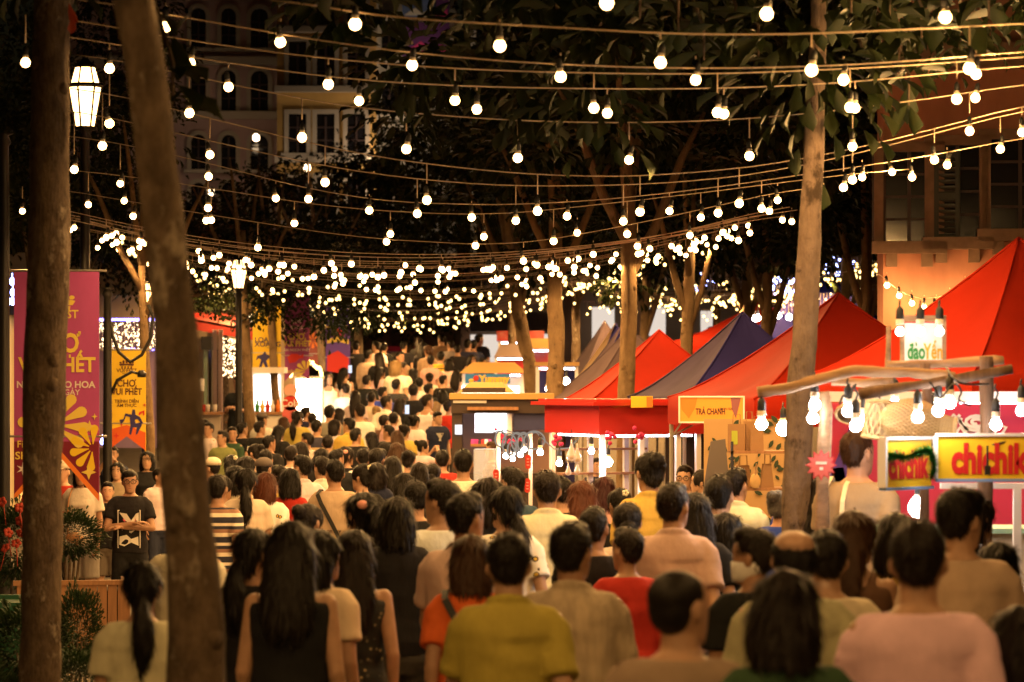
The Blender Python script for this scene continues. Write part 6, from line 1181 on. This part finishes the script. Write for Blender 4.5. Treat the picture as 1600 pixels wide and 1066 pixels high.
# ---------------------------------------------------------------- the crowd
M_, F_ = 'M', 'F'
def rows(tab):
    for r in tab:
        r = list(r); kw = r.pop() if isinstance(r[-1], dict) else {}
        x, y, s, hr, hc, tp, tc, sx, ps, yw, hy, lab = r; q = random.Random(int(x*7+y))
        if abs(yw) < 6: yw += q.gauss(0,9)
        if hy == 0: hy = q.choice((0,0,0,30,-30,50,-50) if s < 250 else (0,0,0,25,-25))
        put(x, y, s, hr, hc, tp, tc, sx, ps, yw, hy, lab, **kw)
rows([
 # nearest rows, seen from behind
 (1228,888,610,'bob','k','tee','green',F_,'stand',4,0,'woman with thick black bob and dark green top, lowest in the middle right'),
 (1062,882,600,'buzz','k','tee','tan',M_,'stand',-14,-30,'shaven headed man in tan shirt turning his cheek, beside the black bob'),
 (1435,812,560,'crop','k','tee','lpink',M_,'walk',-3,-10,'broad man with cropped black hair in plain white tee, right of the black bob'),
 (1500,762,470,'fringe','k','tee','beige',M_,'walk2',-10,-30,'man in beige round neck shirt looking over to the yellow sign'),
 (1592,945,560,'bob','k','tee','black',F_,'stand',0,0,'dark head cut off by the bottom corner of the frame'),
 (1240,819,470,'bald','k','shirt','beige',M_,'walk',6,0,'balding man in beige shirt right behind the black bob'),
 (1178,824,420,'crop','k','tee','black',F_,'stand',20,40,'masked person in dark top glancing back beside the balding man',{'extra':('mask',),'face':True}),
 (1335,796,400,'long','br','tank','brown',F_,'walk2',-5,0,'woman with very long brown hair and bare shoulders under the tall man'),
 (1340,671,290,'crop','ginger','tee','tan',M_,'walk',-4,-22,'tall ginger cropped man in tan tee carrying a cream tote',{'extra':('tote',),'skin':(.48,.26,.17),'hmax':2.12}),
 (795,832,465,'crop','k','shirt','ygreen',M_,'walk',0,0,'broad man in yellow green polo, front centre'),
 (893,815,440,'crop','k','shirt','check',M_,'walk2',-6,-18,'man in pale checked beige shirt right of the yellow green polo'),
 (735,834,400,'bob','br','tee','orange',F_,'walk2',6,0,'woman with brown bob in bright orange tee with dark bag strap',{'extra':('sling',)}),
 (980,824,350,'crop','k','long','red',F_,'stand',10,25,'person in deep red hooded jacket near the shaven headed man'),
 (728,769,365,'crop','k','shirt','cream',M_,'walk',-4,0,'man in cream polo just behind the orange tee'),
 (690,748,320,'crop','k','tee','white',M_,'walk2',16,38,'man in white tee with face turned aside, behind the cream polo'),
 (790,758,320,'lowpony','k','tee','flower2',F_,'walk',8,25,'woman with wavy ponytail in light floral blouse before the kiosk'),
 (855,735,283,'crop','k','shirt','cream',M_,'walk',-3,0,'man in creased cream shirt facing the red kiosk'),
 (908,750,270,'long','red','tee','black',F_,'stand',0,0,'woman with long reddish brown hair before the red kiosk'),
 (943,744,232,'bob','wine','tee','pink',F_,'stand',0,0,'woman with wine red bob and pink top by the red kiosk'),
 (968,762,250,'lowbun','k','tee','black',F_,'stand',5,0,'dark haired woman with a shiny clip behind the red hooded jacket',{'extra':('clip',)}),
 (980,784,310,'lowbun','k','tee','cream',F_,'walk',0,10,'woman with low bun and cream top just ahead of the red jacket'),
 (1016,705,290,'bun','k','shirt','yellow',F_,'walk2',-4,20,'person with top bun and pale yellow shirt under the red kiosk corner'),
 (1052,754,335,'crop','k','shirt','pink',M_,'walk',-3,0,'man in pinkish tan shirt ahead of the shaven headed man'),
 (1124,742,300,'crop','k','shirt','grey',M_,'walk2',-4,0,'man in grey tan shirt beside the white tent pole'),
 (1150,731,255,'crop','k','shirt','cream',M_,'stand',-12,-20,'man in pale shirt beyond the grey shirted man'),
 (1218,765,260,'bun','grey','tee','blue',F_,'stand',-5,0,'older woman with grey bun and blue top by the bag rack'),
 (1257,733,260,'crop','k','tee','blue',M_,'stand',-8,-15,'man in blue top left of the tall ginger man'),
 (1402,735,225,'bob','k','tee','black',F_,'stand',0,0,'dark round head in front of the glaring stall lamp'),
 (1285,745,285,'long','k','tee','black',F_,'stand',3,0,'long dark haired person half hidden by the tote straps'),
 (800,730,250,'crop','k','tee','teal',M_,'stand',-3,0,'man in dark blue tee near the rope loops'),
 (878,745,245,'crop','k','tee','black',M_,'walk',0,0,'dark head just behind the creased cream shirt'),
 (724,702,205,'crop','k','tee','white',M_,'walk',0,0,'man in clean white shirt beside the black kiosk'),
 (691,703,162,'crop','k','tee','red',M_,'stand',0,0,'man with red collar left of the clean white shirt'),
 (650,751,270,'crop','k','tee','black',M_,'walk',0,0,'man in black tee with small pale print, centre left'),
 (566,768,320,'pony','k','tank','black',F_,'walk2',4,25,'woman with pink scrunchie ponytail and black top',{'extra':('scrunchie',)}),
 (553,826,380,'long','k','dress','floral',F_,'walk',0,0,'woman with long black hair in dark floral dress',{'bot':'shorts'}),
 (455,812,430,'longwavy','k','tank','black',F_,'stand',0,0,'woman with thick long black hair and black top left of the floral dress'),
 (500,826,395,'bob','k','tee','cream',F_,'stand',-30,-30,'woman in cream tee looking aside by the thick long hair'),
 (398,824,390,'lowpony','k','tee','black',F_,'stand',-14,-30,'dark haired woman looking aside next to the near blurred trunk'),
 (388,905,400,'bun','k','tee','black',F_,'stand',-8,-25,'short girl with pale flower clip in her hair by the near trunk',{'extra':('clip',),'hmin':1.35}),
 (222,876,385,'lowpony','k','tee','cream',F_,'stand',0,0,'girl with low black ponytail in cream tee, bottom left corner'),
 (290,790,330,'crop','k','tee','cream',M_,'stand',0,0,'person in cream shirt mostly hidden by the near blurred trunk'),
 (482,786,300,'bun','k','tee','black',F_,'stand',-10,-20,'black haired woman in front of the printed beige shirt'),
 # middle of the street
 (340,742,228,'crop','k','tee','stripe',M_,'walk',-3,0,'man in navy white brown striped tee beside the near trunk'),
 (384,731,218,'lowpony','k','tee','cream',F_,'walk2',-2,0,'woman with thin ponytail and plain cream tee'),
 (416,737,180,'bob','red','tee','flower2',F_,'walk',-8,-10,'auburn haired person in white tee printed with black and yellow'),
 (472,711,192,'crop','k','shirt','white',M_,'walk',14,35,'man in white collared shirt with face turned aside'),
 (503,713,186,'crop','k','shirt','white',M_,'walk2',10,20,'man in white shirt overlapping the printed beige one'),
 (523,718,212,'crop','k','tee','beige',M_,'walk',0,0,'man in beige printed shirt with black bag strap',{'extra':('sling',)}),
 (566,724,212,'bun','k','tee','black',F_,'walk2',18,40,'woman in black with hair up and a green clip',{'extra':('clip',)}),
 (590,700,178,'fringe','k','tee','dkblue',M_,'walk',-8,-20,'man with layered black hair ahead of the green clip woman'),
 (613,712,182,'long','k','tee','dkblue',F_,'walk',0,0,'woman with straight long dark hair and dark blue top'),
 (630,738,208,'longwavy','k','tee','black',F_,'walk2',0,0,'woman with brushed long hair behind the pale print black tee'),
 (655,722,150,'bob','k','tee','black',F_,'walk',0,0,'round black head left of the red collar'),
 (676,724,148,'lowbun','k','tee','black',F_,'walk',0,0,'glossy dark head beside the red collar'),
 (638,703,130,'bun','k','tee','black',F_,'walk',0,0,'black haired woman with bun by the navy boy'),
 (620,691,118,'long','br','tee','cream',F_,'walk2',-4,-15,'woman with brown long hair in pale top by the navy boy'),
 (541,697,150,'pony','k','tee','black',F_,'walk',0,0,'woman with tied black hair ahead of the printed beige shirt',{'extra':('scrunchie',)}),
 (526,702,140,'crop','k','tee','black',M_,'walk2',0,0,'dark haired man left of the tied black hair'),
 (502,700,135,'bob','k','tee','black',F_,'walk',0,0,'dark bob ahead of the white collared shirt'),
 (455,696,130,'crop','k','tee','white',M_,'walk',0,0,'man with short hair below the striped navy tan tee'),
 (415,702,132,'crop','k','tee','black',M_,'walk',0,10,'man with short hair ahead of the grey cap'),
 (413,716,140,'cap','k','tee','tan',M_,'stand',-8,-20,'man wearing a grey brown cap',),
 (398,693,120,'bun','k','tee','cream',F_,'walk2',0,0,'woman with bun and dark straps below the lettered black tee'),
 (362,710,128,'pony','k','tee','black',F_,'walk',0,-10,'woman with two white hair clips by the striped tee',{'extra':('clip',)}),
 (331,719,128,'cap','k','tee','black',M_,'stand',30,30,'person in white cap at the cafe side',{'extra':('cream_cap',)}),
 (370,727,165,'bob','k','tee','cream',F_,'walk',-14,-30,'dark bob looking aside just ahead of the plain cream tee'),
 (347,742,170,'bun','k','tee','yellow',F_,'walk',0,0,'woman with hair up and mustard top by the near trunk'),
 (436,727,165,'crop','k','tee','yellow',M_,'walk',10,25,'short haired person in mustard top behind the auburn hair'),
 (453,731,165,'bob','k','tee','red',F_,'walk',0,25,'dark bob with red collar behind the auburn hair'),
 (586,722,150,'bob','k','tee','navy',F_,'walk',0,0,'dark head in navy beside the layered black hair'),
 # farther up the street
 (348,673,100,'crop','k','shirt','olive',M_,'stand',172,0,'man in olive shirt walking toward us by the cafe',{'face':True}),
 (326,660,96,'crop','k','tee','lpink',M_,'stand',120,20,'man in pale top facing the cafe bar',{'face':True}),
 (363,667,98,'crop','k','tee','green',M_,'stand',140,0,'man in green looking back by the cafe stools',{'face':True}),
 (379,660,100,'crop','k','tee','black',M_,'walk',0,0,'man in plain black tee below the cafe stools'),
 (406,658,101,'crop','k','tee','black',M_,'walk2',0,0,'man in black tee lettered across the back'),
 (410,645,92,'cap','k','tee','white',M_,'walk',-18,-30,'man in dark cap and white tee by the drinks booth'),
 (421,680,106,'crop','k','tee','black',M_,'walk',-18,-40,'dark haired youth turned aside by the lettered tee'),
 (436,664,100,'long','k','tee','black',F_,'walk',0,0,'woman with black mane ahead of the yellow ponytail top'),
 (443,651,94,'long','br','tee','brown',F_,'walk2',0,0,'brown long haired woman at the drinks booth'),
 (465,641,98,'lowpony','k','tee','yellow',F_,'walk',0,0,'woman in yellow top with long ponytail before the red discs'),
 (478,636,88,'crop','k','tee','navy',M_,'stand',-8,0,'man in navy at the red discs sign'),
 (495,656,102,'crop','k','tee','stripe2',M_,'walk',0,0,'man in navy tee with tan stripes'),
 (488,645,91,'crop','k','tee','lpink',M_,'walk',0,0,'man in pale pink behind the tan stripes'),
 (515,633,98,'crop','k','tee','grey',M_,'walk2',-3,-10,'big man in dark slate tee near the glaring stall'),
 (531,637,90,'bob','k','tee','black',F_,'walk',-14,-40,'masked dark haired person beside the slate tee',{'extra':('mask',)}),
 (545,653,103,'crop','k','shirt','yellow',M_,'walk',0,0,'man in mustard shirt ahead of the tied hair'),
 (562,631,98,'crop','k','tee','white',M_,'walk',0,0,'man in long white tee in the middle of the street'),
 (556,669,110,'crop','k','tee','black',M_,'walk2',0,0,'man in black tee below the long white tee'),
 (580,674,110,'long','k','tee','black',F_,'walk',0,0,'slim black haired woman below the long white tee'),
 (588,634,88,'lowbun','blond','tee','lpink',F_,'walk',0,0,'fair haired child size head in pale pink',{'hmin':1.2}),
 (600,648,96,'crop','k','tee','brown',M_,'walk',0,0,'man in brown right of the fair haired head'),
 (615,644,97,'crop','k','shirt','lpink',M_,'walk',0,0,'man in pale collared shirt near the street centre'),
 (607,664,104,'crop','k','tee','black',M_,'walk2',0,0,'man in black below the pale collared shirt'),
 (620,672,104,'longwavy','br','tee','brown',F_,'walk',0,0,'brown wavy haired woman left of the tan striped child'),
 (632,663,102,'bun','k','tee','yellow',F_,'walk',-8,-20,'woman in mustard off shoulder top left of the navy boy'),
 (648,648,94,'bun','k','tee','white',F_,'walk',-8,-30,'woman in white collar behind the tank top man'),
 (668,616,92,'crop','k','tank','white',M_,'walk',-35,-30,'man in white tank top by the black kiosk',{'face':True}),
 (681,627,89,'long','blond','tee','white',F_,'stand',-35,-10,'blond woman beside the tank top man'),
 (684,643,93,'fringe','k','tee','navy',M_,'stand',200,20,'boy in navy tee with white figure facing us',{'face':True,'hmin':1.35}),
 (661,687,110,'bun','k','tee','lpink',F_,'photo',-40,-40,'child in pale top drinking by the navy boy',{'hmin':1.15,'face':True}),
 (701,626,90,'crop','k','tee','red',F_,'stand',-20,0,'person in red at the black kiosk edge'),
 (540,599,84,'crop','k','tee','white',M_,'walk',0,0,'man in white shirt beyond the glaring stall'),
 (555,610,88,'long','k','tee','lpink',F_,'walk',0,0,'woman in pale pink right of the white shirt'),
 (573,586,82,'crop','k','tee','black',M_,'walk',0,0,'man in black tee with tan bag higher up the street'),
 (598,604,85,'crop','k','tee','blue',M_,'walk',-5,0,'man in vivid blue tee in the far crowd'),
 (604,618,92,'crop','k','shirt','white',M_,'walk2',0,0,'man in bright white shirt, centre of the far crowd'),
 (619,592,84,'crop','k','tee','dotty',M_,'walk',-5,0,'man in dark flowered shirt in the far crowd'),
 (628,566,80,'crop','k','tee','white',M_,'walk',0,0,'tall man in white shirt high up the far crowd'),
 (619,563,81,'bob','blond','tee','white',F_,'walk',0,0,'fair haired person with dark strap beside the tall white shirt'),
 (646,600,88,'crop','k','tee','black',M_,'walk',0,0,'wide man in black in the far crowd'),
 (626,622,90,'longwavy','k','tee','black',F_,'walk',-10,-30,'woman with long black waves left of the wide black tee'),
 (670,599,84,'crop','k','tee','black',M_,'walk',-20,-30,'youth looking aside above the tank top man'),
 (671,582,80,'bun','k','tee','white',F_,'walk',0,0,'woman in white tee with hair up near the tan kiosk'),
 (693,586,81,'crop','k','tee','black',M_,'walk',0,0,'man in black tee above the tan kiosk roof edge'),
 (690,608,86,'bob','k','tee','white',F_,'walk',0,0,'dark bob with white top by the black kiosk'),
 (538,574,80,'long','k','tank','white',F_,'stand',0,0,'woman in white camisole beyond the glaring stall'),
 (512,580,84,'bob','k','dress','white',F_,'stand',190,0,'vendor in bright white dress before the glaring stall',{'face':True,'bot':'shorts'}),
 (556,532,74,'crop','k','tee','black',M_,'walk',0,0,'man in black at the violet banner'),
 (575,546,76,'crop','k','long','cream',M_,'walk',0,0,'man in cream jacket at the far left of the crowd'),
 (592,550,77,'long','k','tee','black',F_,'walk',0,0,'dark haired woman right of the cream jacket'),
 (595,573,79,'long','k','tee','lpink',F_,'walk2',0,0,'long haired woman in pale top higher up the street'),
 (600,535,72,'crop','k','tee','black',M_,'walk',0,0,'man in black beside the magenta table'),
 (588,533,73,'crop','k','tee','white',M_,'walk',0,0,'man in white beside the magenta table'),
 (625,549,77,'crop','k','tee','tan',M_,'stand',175,0,'man facing us before the magenta table',{'face':True}),
 (631,533,72,'crop','k','tee','black',M_,'walk',0,0,'man in dark clothes at the magenta table end'),
 (655,526,71,'long','k','long','black',F_,'walk',0,0,'woman in long black clothes at the street end'),
 (662,534,73,'long','k','long','black',F_,'walk',0,0,'second woman in black beside the orange light'),
 (669,539,75,'lowbun','br','tee','tan',F_,'walk',0,0,'woman in tan beside the women in black'),
 (673,555,77,'crop','k','tee','pink',F_,'walk',0,0,'person in dusty pink below the women in black'),
 (690,522,70,'crop','k','tee','brown',M_,'walk',0,0,'man in brown at the far right of the street end'),
 (689,549,76,'crop','k','tee','yvest',M_,'walk',0,0,'man in yellow and black vest by the tan kiosk'),
 (704,531,71,'crop','k','tee','grey',M_,'walk',0,0,'man in grey at the far shopfront'),
 (715,538,73,'crop','k','tee','black',M_,'walk',0,0,'man in black before the bright far shopfront'),
 (714,578,79,'longwavy','k','tee','lpink',F_,'walk',0,0,'long haired woman behind the tan kiosk'),
 (731,530,73,'crop','k','tee','navy',M_,'stand',0,0,'first of the dark trio before the far shopfront',{'hmax':2}),
 (740,531,73,'crop','k','tee','navy',M_,'stand',-8,0,'middle of the dark trio before the far shopfront',{'hmax':2}),
 (749,522,71,'crop','k','tee','black',M_,'stand',-8,0,'tallest of the dark trio before the far shopfront',{'hmax':2}),
 (738,554,76,'bob','k','tee','tan',F_,'stand',180,0,'woman facing us below the dark trio',{'face':True}),
 (755,559,77,'bob','k','tee','black',F_,'stand',170,0,'second face below the dark trio',{'face':True}),
 (645,575,80,'long','k','tee','white',F_,'walk',0,0,'woman in white in the gap below the magenta table'),
 (655,590,82,'crop','k','tee','white',M_,'walk',0,0,'man in white beside the dark flowered shirt'),
 (700,560,77,'bob','k','tee','lpink',F_,'walk',0,0,'woman in pale top right of the yellow vest'),
 (580,612,88,'crop','k','tee','cream',M_,'walk',0,0,'man in cream left of the vivid blue tee'),
 (524,655,100,'bob','k','tee','white',F_,'walk',0,0,'dark bob between tan stripes and mustard shirt'),
 (480,676,112,'crop','k','tee','lpink',M_,'walk',0,0,'dark head in pale pink below the tan stripes'),
 (470,690,120,'bob','k','tee','black',F_,'walk',0,0,'dark bob below the yellow ponytail top'),
 (512,680,115,'crop','k','tee','navy',M_,'walk',0,0,'navy shirted man below the slate tee'),
 (600,690,122,'crop','k','tee','white',M_,'walk',0,0,'man in white below the street centre'),
 (386,712,135,'bob','k','tee','black',F_,'walk',0,0,'dark bob beside the grey brown cap'),
 (568,700,128,'crop','k','tee','white',M_,'walk',0,0,'man in white beside the layered black hair'),
 (760,745,300,'bob','k','tee','black',F_,'walk',0,0,'dark bob between cream polo and floral blouse'),
 (620,775,330,'bob','k','tee','black',F_,'walk',0,0,'dark head beside the scrunchie ponytail'),
 (1085,768,330,'long','k','tee','black',F_,'walk',0,0,'woman with dark hair between pink and grey shirts'),
 (1135,800,330,'bob','k','tee','black',F_,'walk',0,0,'dark haired person behind the masked one'),
 (928,792,330,'crop','k','tee','black',M_,'walk',0,0,'man in black ahead of the red hooded jacket'),
 (1292,828,440,'crop','k','tee','cream',M_,'walk',0,0,'man in cream right of the balding man'),
 (1400,800,400,'bob','k','tee','yellow',F_,'walk',0,0,'person in mustard top behind the plain white tee'),
 (1560,845,430,'bob','k','tee','black',F_,'walk',0,0,'dark clothed person by the white window frame'),
 (1525,772,340,'long','k','tee','brown',F_,'walk',-20,-30,'brown dressed woman at the yellow sign counter'),
])
PW = mat('shirt_print_white', (.7,.68,.62), .8); PG = mat('shirt_print_gold', (.6,.42,.08), .8); PD = mat('shirt_print_dark', (.05,.035,.03), .8)
BYL = {o['label']: o for o in bpy.data.objects if o.get('category') == 'person'}
def chest(o): return next(c for c in o.children if c.name.split('.')[0] in ('t_shirt','shirt'))
o = BYL['man in beige printed shirt with black bag strap']; on_back(o, chest(o), [('Life on my', .05, -.02, 1.12, False), ('TENBU', .055, -.02, .97, False)], PD); on_back(o, chest(o), [('AKO', .13, -.02, 1.045, False)], PG)
o = BYL['man in black tee lettered across the back']; on_back(o, chest(o), [('PRENZA', .1, 0, 1.28, False)], PW)
o = BYL['man in black tee with small pale print, centre left']; on_back(o, chest(o), [('ONLINE', .035, .03, 1.2, False)], PW)
fig = MB(); fig.prism(star(0,.3,.5,.5,3,-pi/2), -.01, .01); fig.prism(star(0,-.2,.2,.5,3), -.01, .01); fm = fig.mesh('print')
o = BYL['boy in navy tee with white figure facing us']; on_back(o, chest(o), [(fm, .17, 0, 1.24, True)], PW)
# people standing on the lower path beside the banners
def stand(x, yt, s, *a, **kw): put(x, yt, s, *a, dzg=-.14, **kw)
stand(203,734,183,'fringe','k','tee','black',M_,'crossed',182,6,'young man with glasses and arms crossed in printed black tee',bot='shorts',bc='black',face=True,extra=('glasses',),hmin=1.4)
stand(168,753,168,'crop','k','tee','black',M_,'stand',180,8,'boy in black tee standing behind the arms-crossed man',bot='shorts',face=True,hmin=1.2)
stand(128,722,176,'bob','k','tee','cream',F_,'stand',170,0,'woman in cream tee with tan crossbody bag behind the banner tip',bot='shorts',bc='grey',extra=('waist',),face=True)
stand(183,722,150,'long','k','tee','tan',F_,'stand',176,0,'long haired woman in tan top between boy and yellow banner',face=True,hmin=1.4)
stand(250,731,152,'crop','k','shirt','lpink',M_,'stand',200,40,'man in pale pink collared shirt half hidden by the near trunk',face=True,hmin=1.4)
stand(98,720,170,'cap','k','tee','red',M_,'stand',150,0,'person in red tee and pale cap behind the purple banner',face=True,extra=('cream_cap',))
stand(230,705,140,'bob','k','tee','black',F_,'stand',180,0,'dark dressed woman behind the man in pale pink',face=True)
stand(176,697,120,'crop','k','tee','navy',M_,'photo',180,0,'man lifting a phone in front of the yellow banner',face=True)
o = next(q for q in bpy.data.objects if q.get('label') == 'young man with glasses and arms crossed in printed black tee'); tp = chest(o)
gm = MB(); n = 0
fr = MB()
for a, b, c2, d in ((-.5,.62,.5,.66),(-.5,-1.0,.5,-.96),(-.5,-.96,-.46,.62),(.46,-.96,.5,.62)): fr.prism([(a,b),(c2,b),(c2,d),(a,d)], -.01, .01)
for pl in ([(-.42,.55),(-.1,.5),(.1,.2),(.3,.5),(.42,.55),(.42,.1),(.1,-.0),(-.2,.25)], [(-.42,-.5),(-.1,-.42),(.1,-.6),(.4,-.5),(.42,-.9),(.1,-.75),(-.2,-.92),(-.42,-.85)], [(-.35,-.2),(.1,-.35),(.35,-.15),(.1,-.25)]): fr.prism(pl, -.01, .01)
on_back(o, tp, [(fr.mesh('print'), .24, 0, 1.16, True)], PW)
mk = MB(); mk.prism([(-.25,.02),(.25,.08),(.28,-.04),(-.2,-.08)], -.012, .012); on_back(o, tp, [(mk.mesh('print'), .26, .0, 1.22, True)], mat('shirt_print_pink', (.6,.08,.12), .8))
# stall keepers and cafe guests
put(1096,733,195,'lowbun','k','tee','white',F_,'stand',70,10,'woman with hair up in profile inside the red kiosk',face=True)
put(1070,727,180,'crop','k','tee','grey',M_,'stand',165,0,'man with glasses behind the white kiosk post',face=True,extra=('glasses',))
put(932,727,150,'crop','k','tee','navy',M_,'stand',200,0,'stall keeper bending behind the red kiosk counter',hmin=1.4,face=True)
put(1567,758,262,'crop','k','tee','pink',M_,'phone',120,0,'stall keeper in pink behind the white window frame',face=True)
put(372,588,86,'crop','k','tee','black',M_,'phone',160,0,'cafe guest in black with red lanyard standing',face=True,hmax=2)
put(373,622,86,'crop','k','tee','black',M_,'sit',-70,0,'cafe guest in black seated on the high stool',bot='shorts',hmin=1.55,face=True)
put(318,655,88,'bob','k','tee','tan',F_,'stand',90,0,'woman at the cafe bar counter',face=True)
for px, py, Y, lab in ((547,577,63.5,'phone held up by the woman in white camisole'), (636,640,53,'lit phone held up near the street centre')):
    o = empty('phone', P(px,py,Y), R(10), lab, 'phone'); mb = MB(); mb.box((0,0,0), (.075,.009,.155)); mb.build('case', SOCK, o); mb = MB(); mb.box((0,-.0055,0), (.066,.002,.14)); mb.build('phone_screen', mat('phone_screen', e=(.8,.85,1), es=1.2), o)
put(1148,505,66,'crop','k','tee','grey',M_,'stand',0,0,'person far behind the blue tent peak',hmax=2.2)
put(1110,510,66,'bob','k','tee','tan',F_,'stand',90,0,'person in tan far behind the red tent peak',hmax=2.2)
put(770,690,112,'crop','br','tee','brown',M_,'stand',90,0,'shopkeeper inside the black kiosk',face=True)
bpy.data.scenes.remove(SHOP)
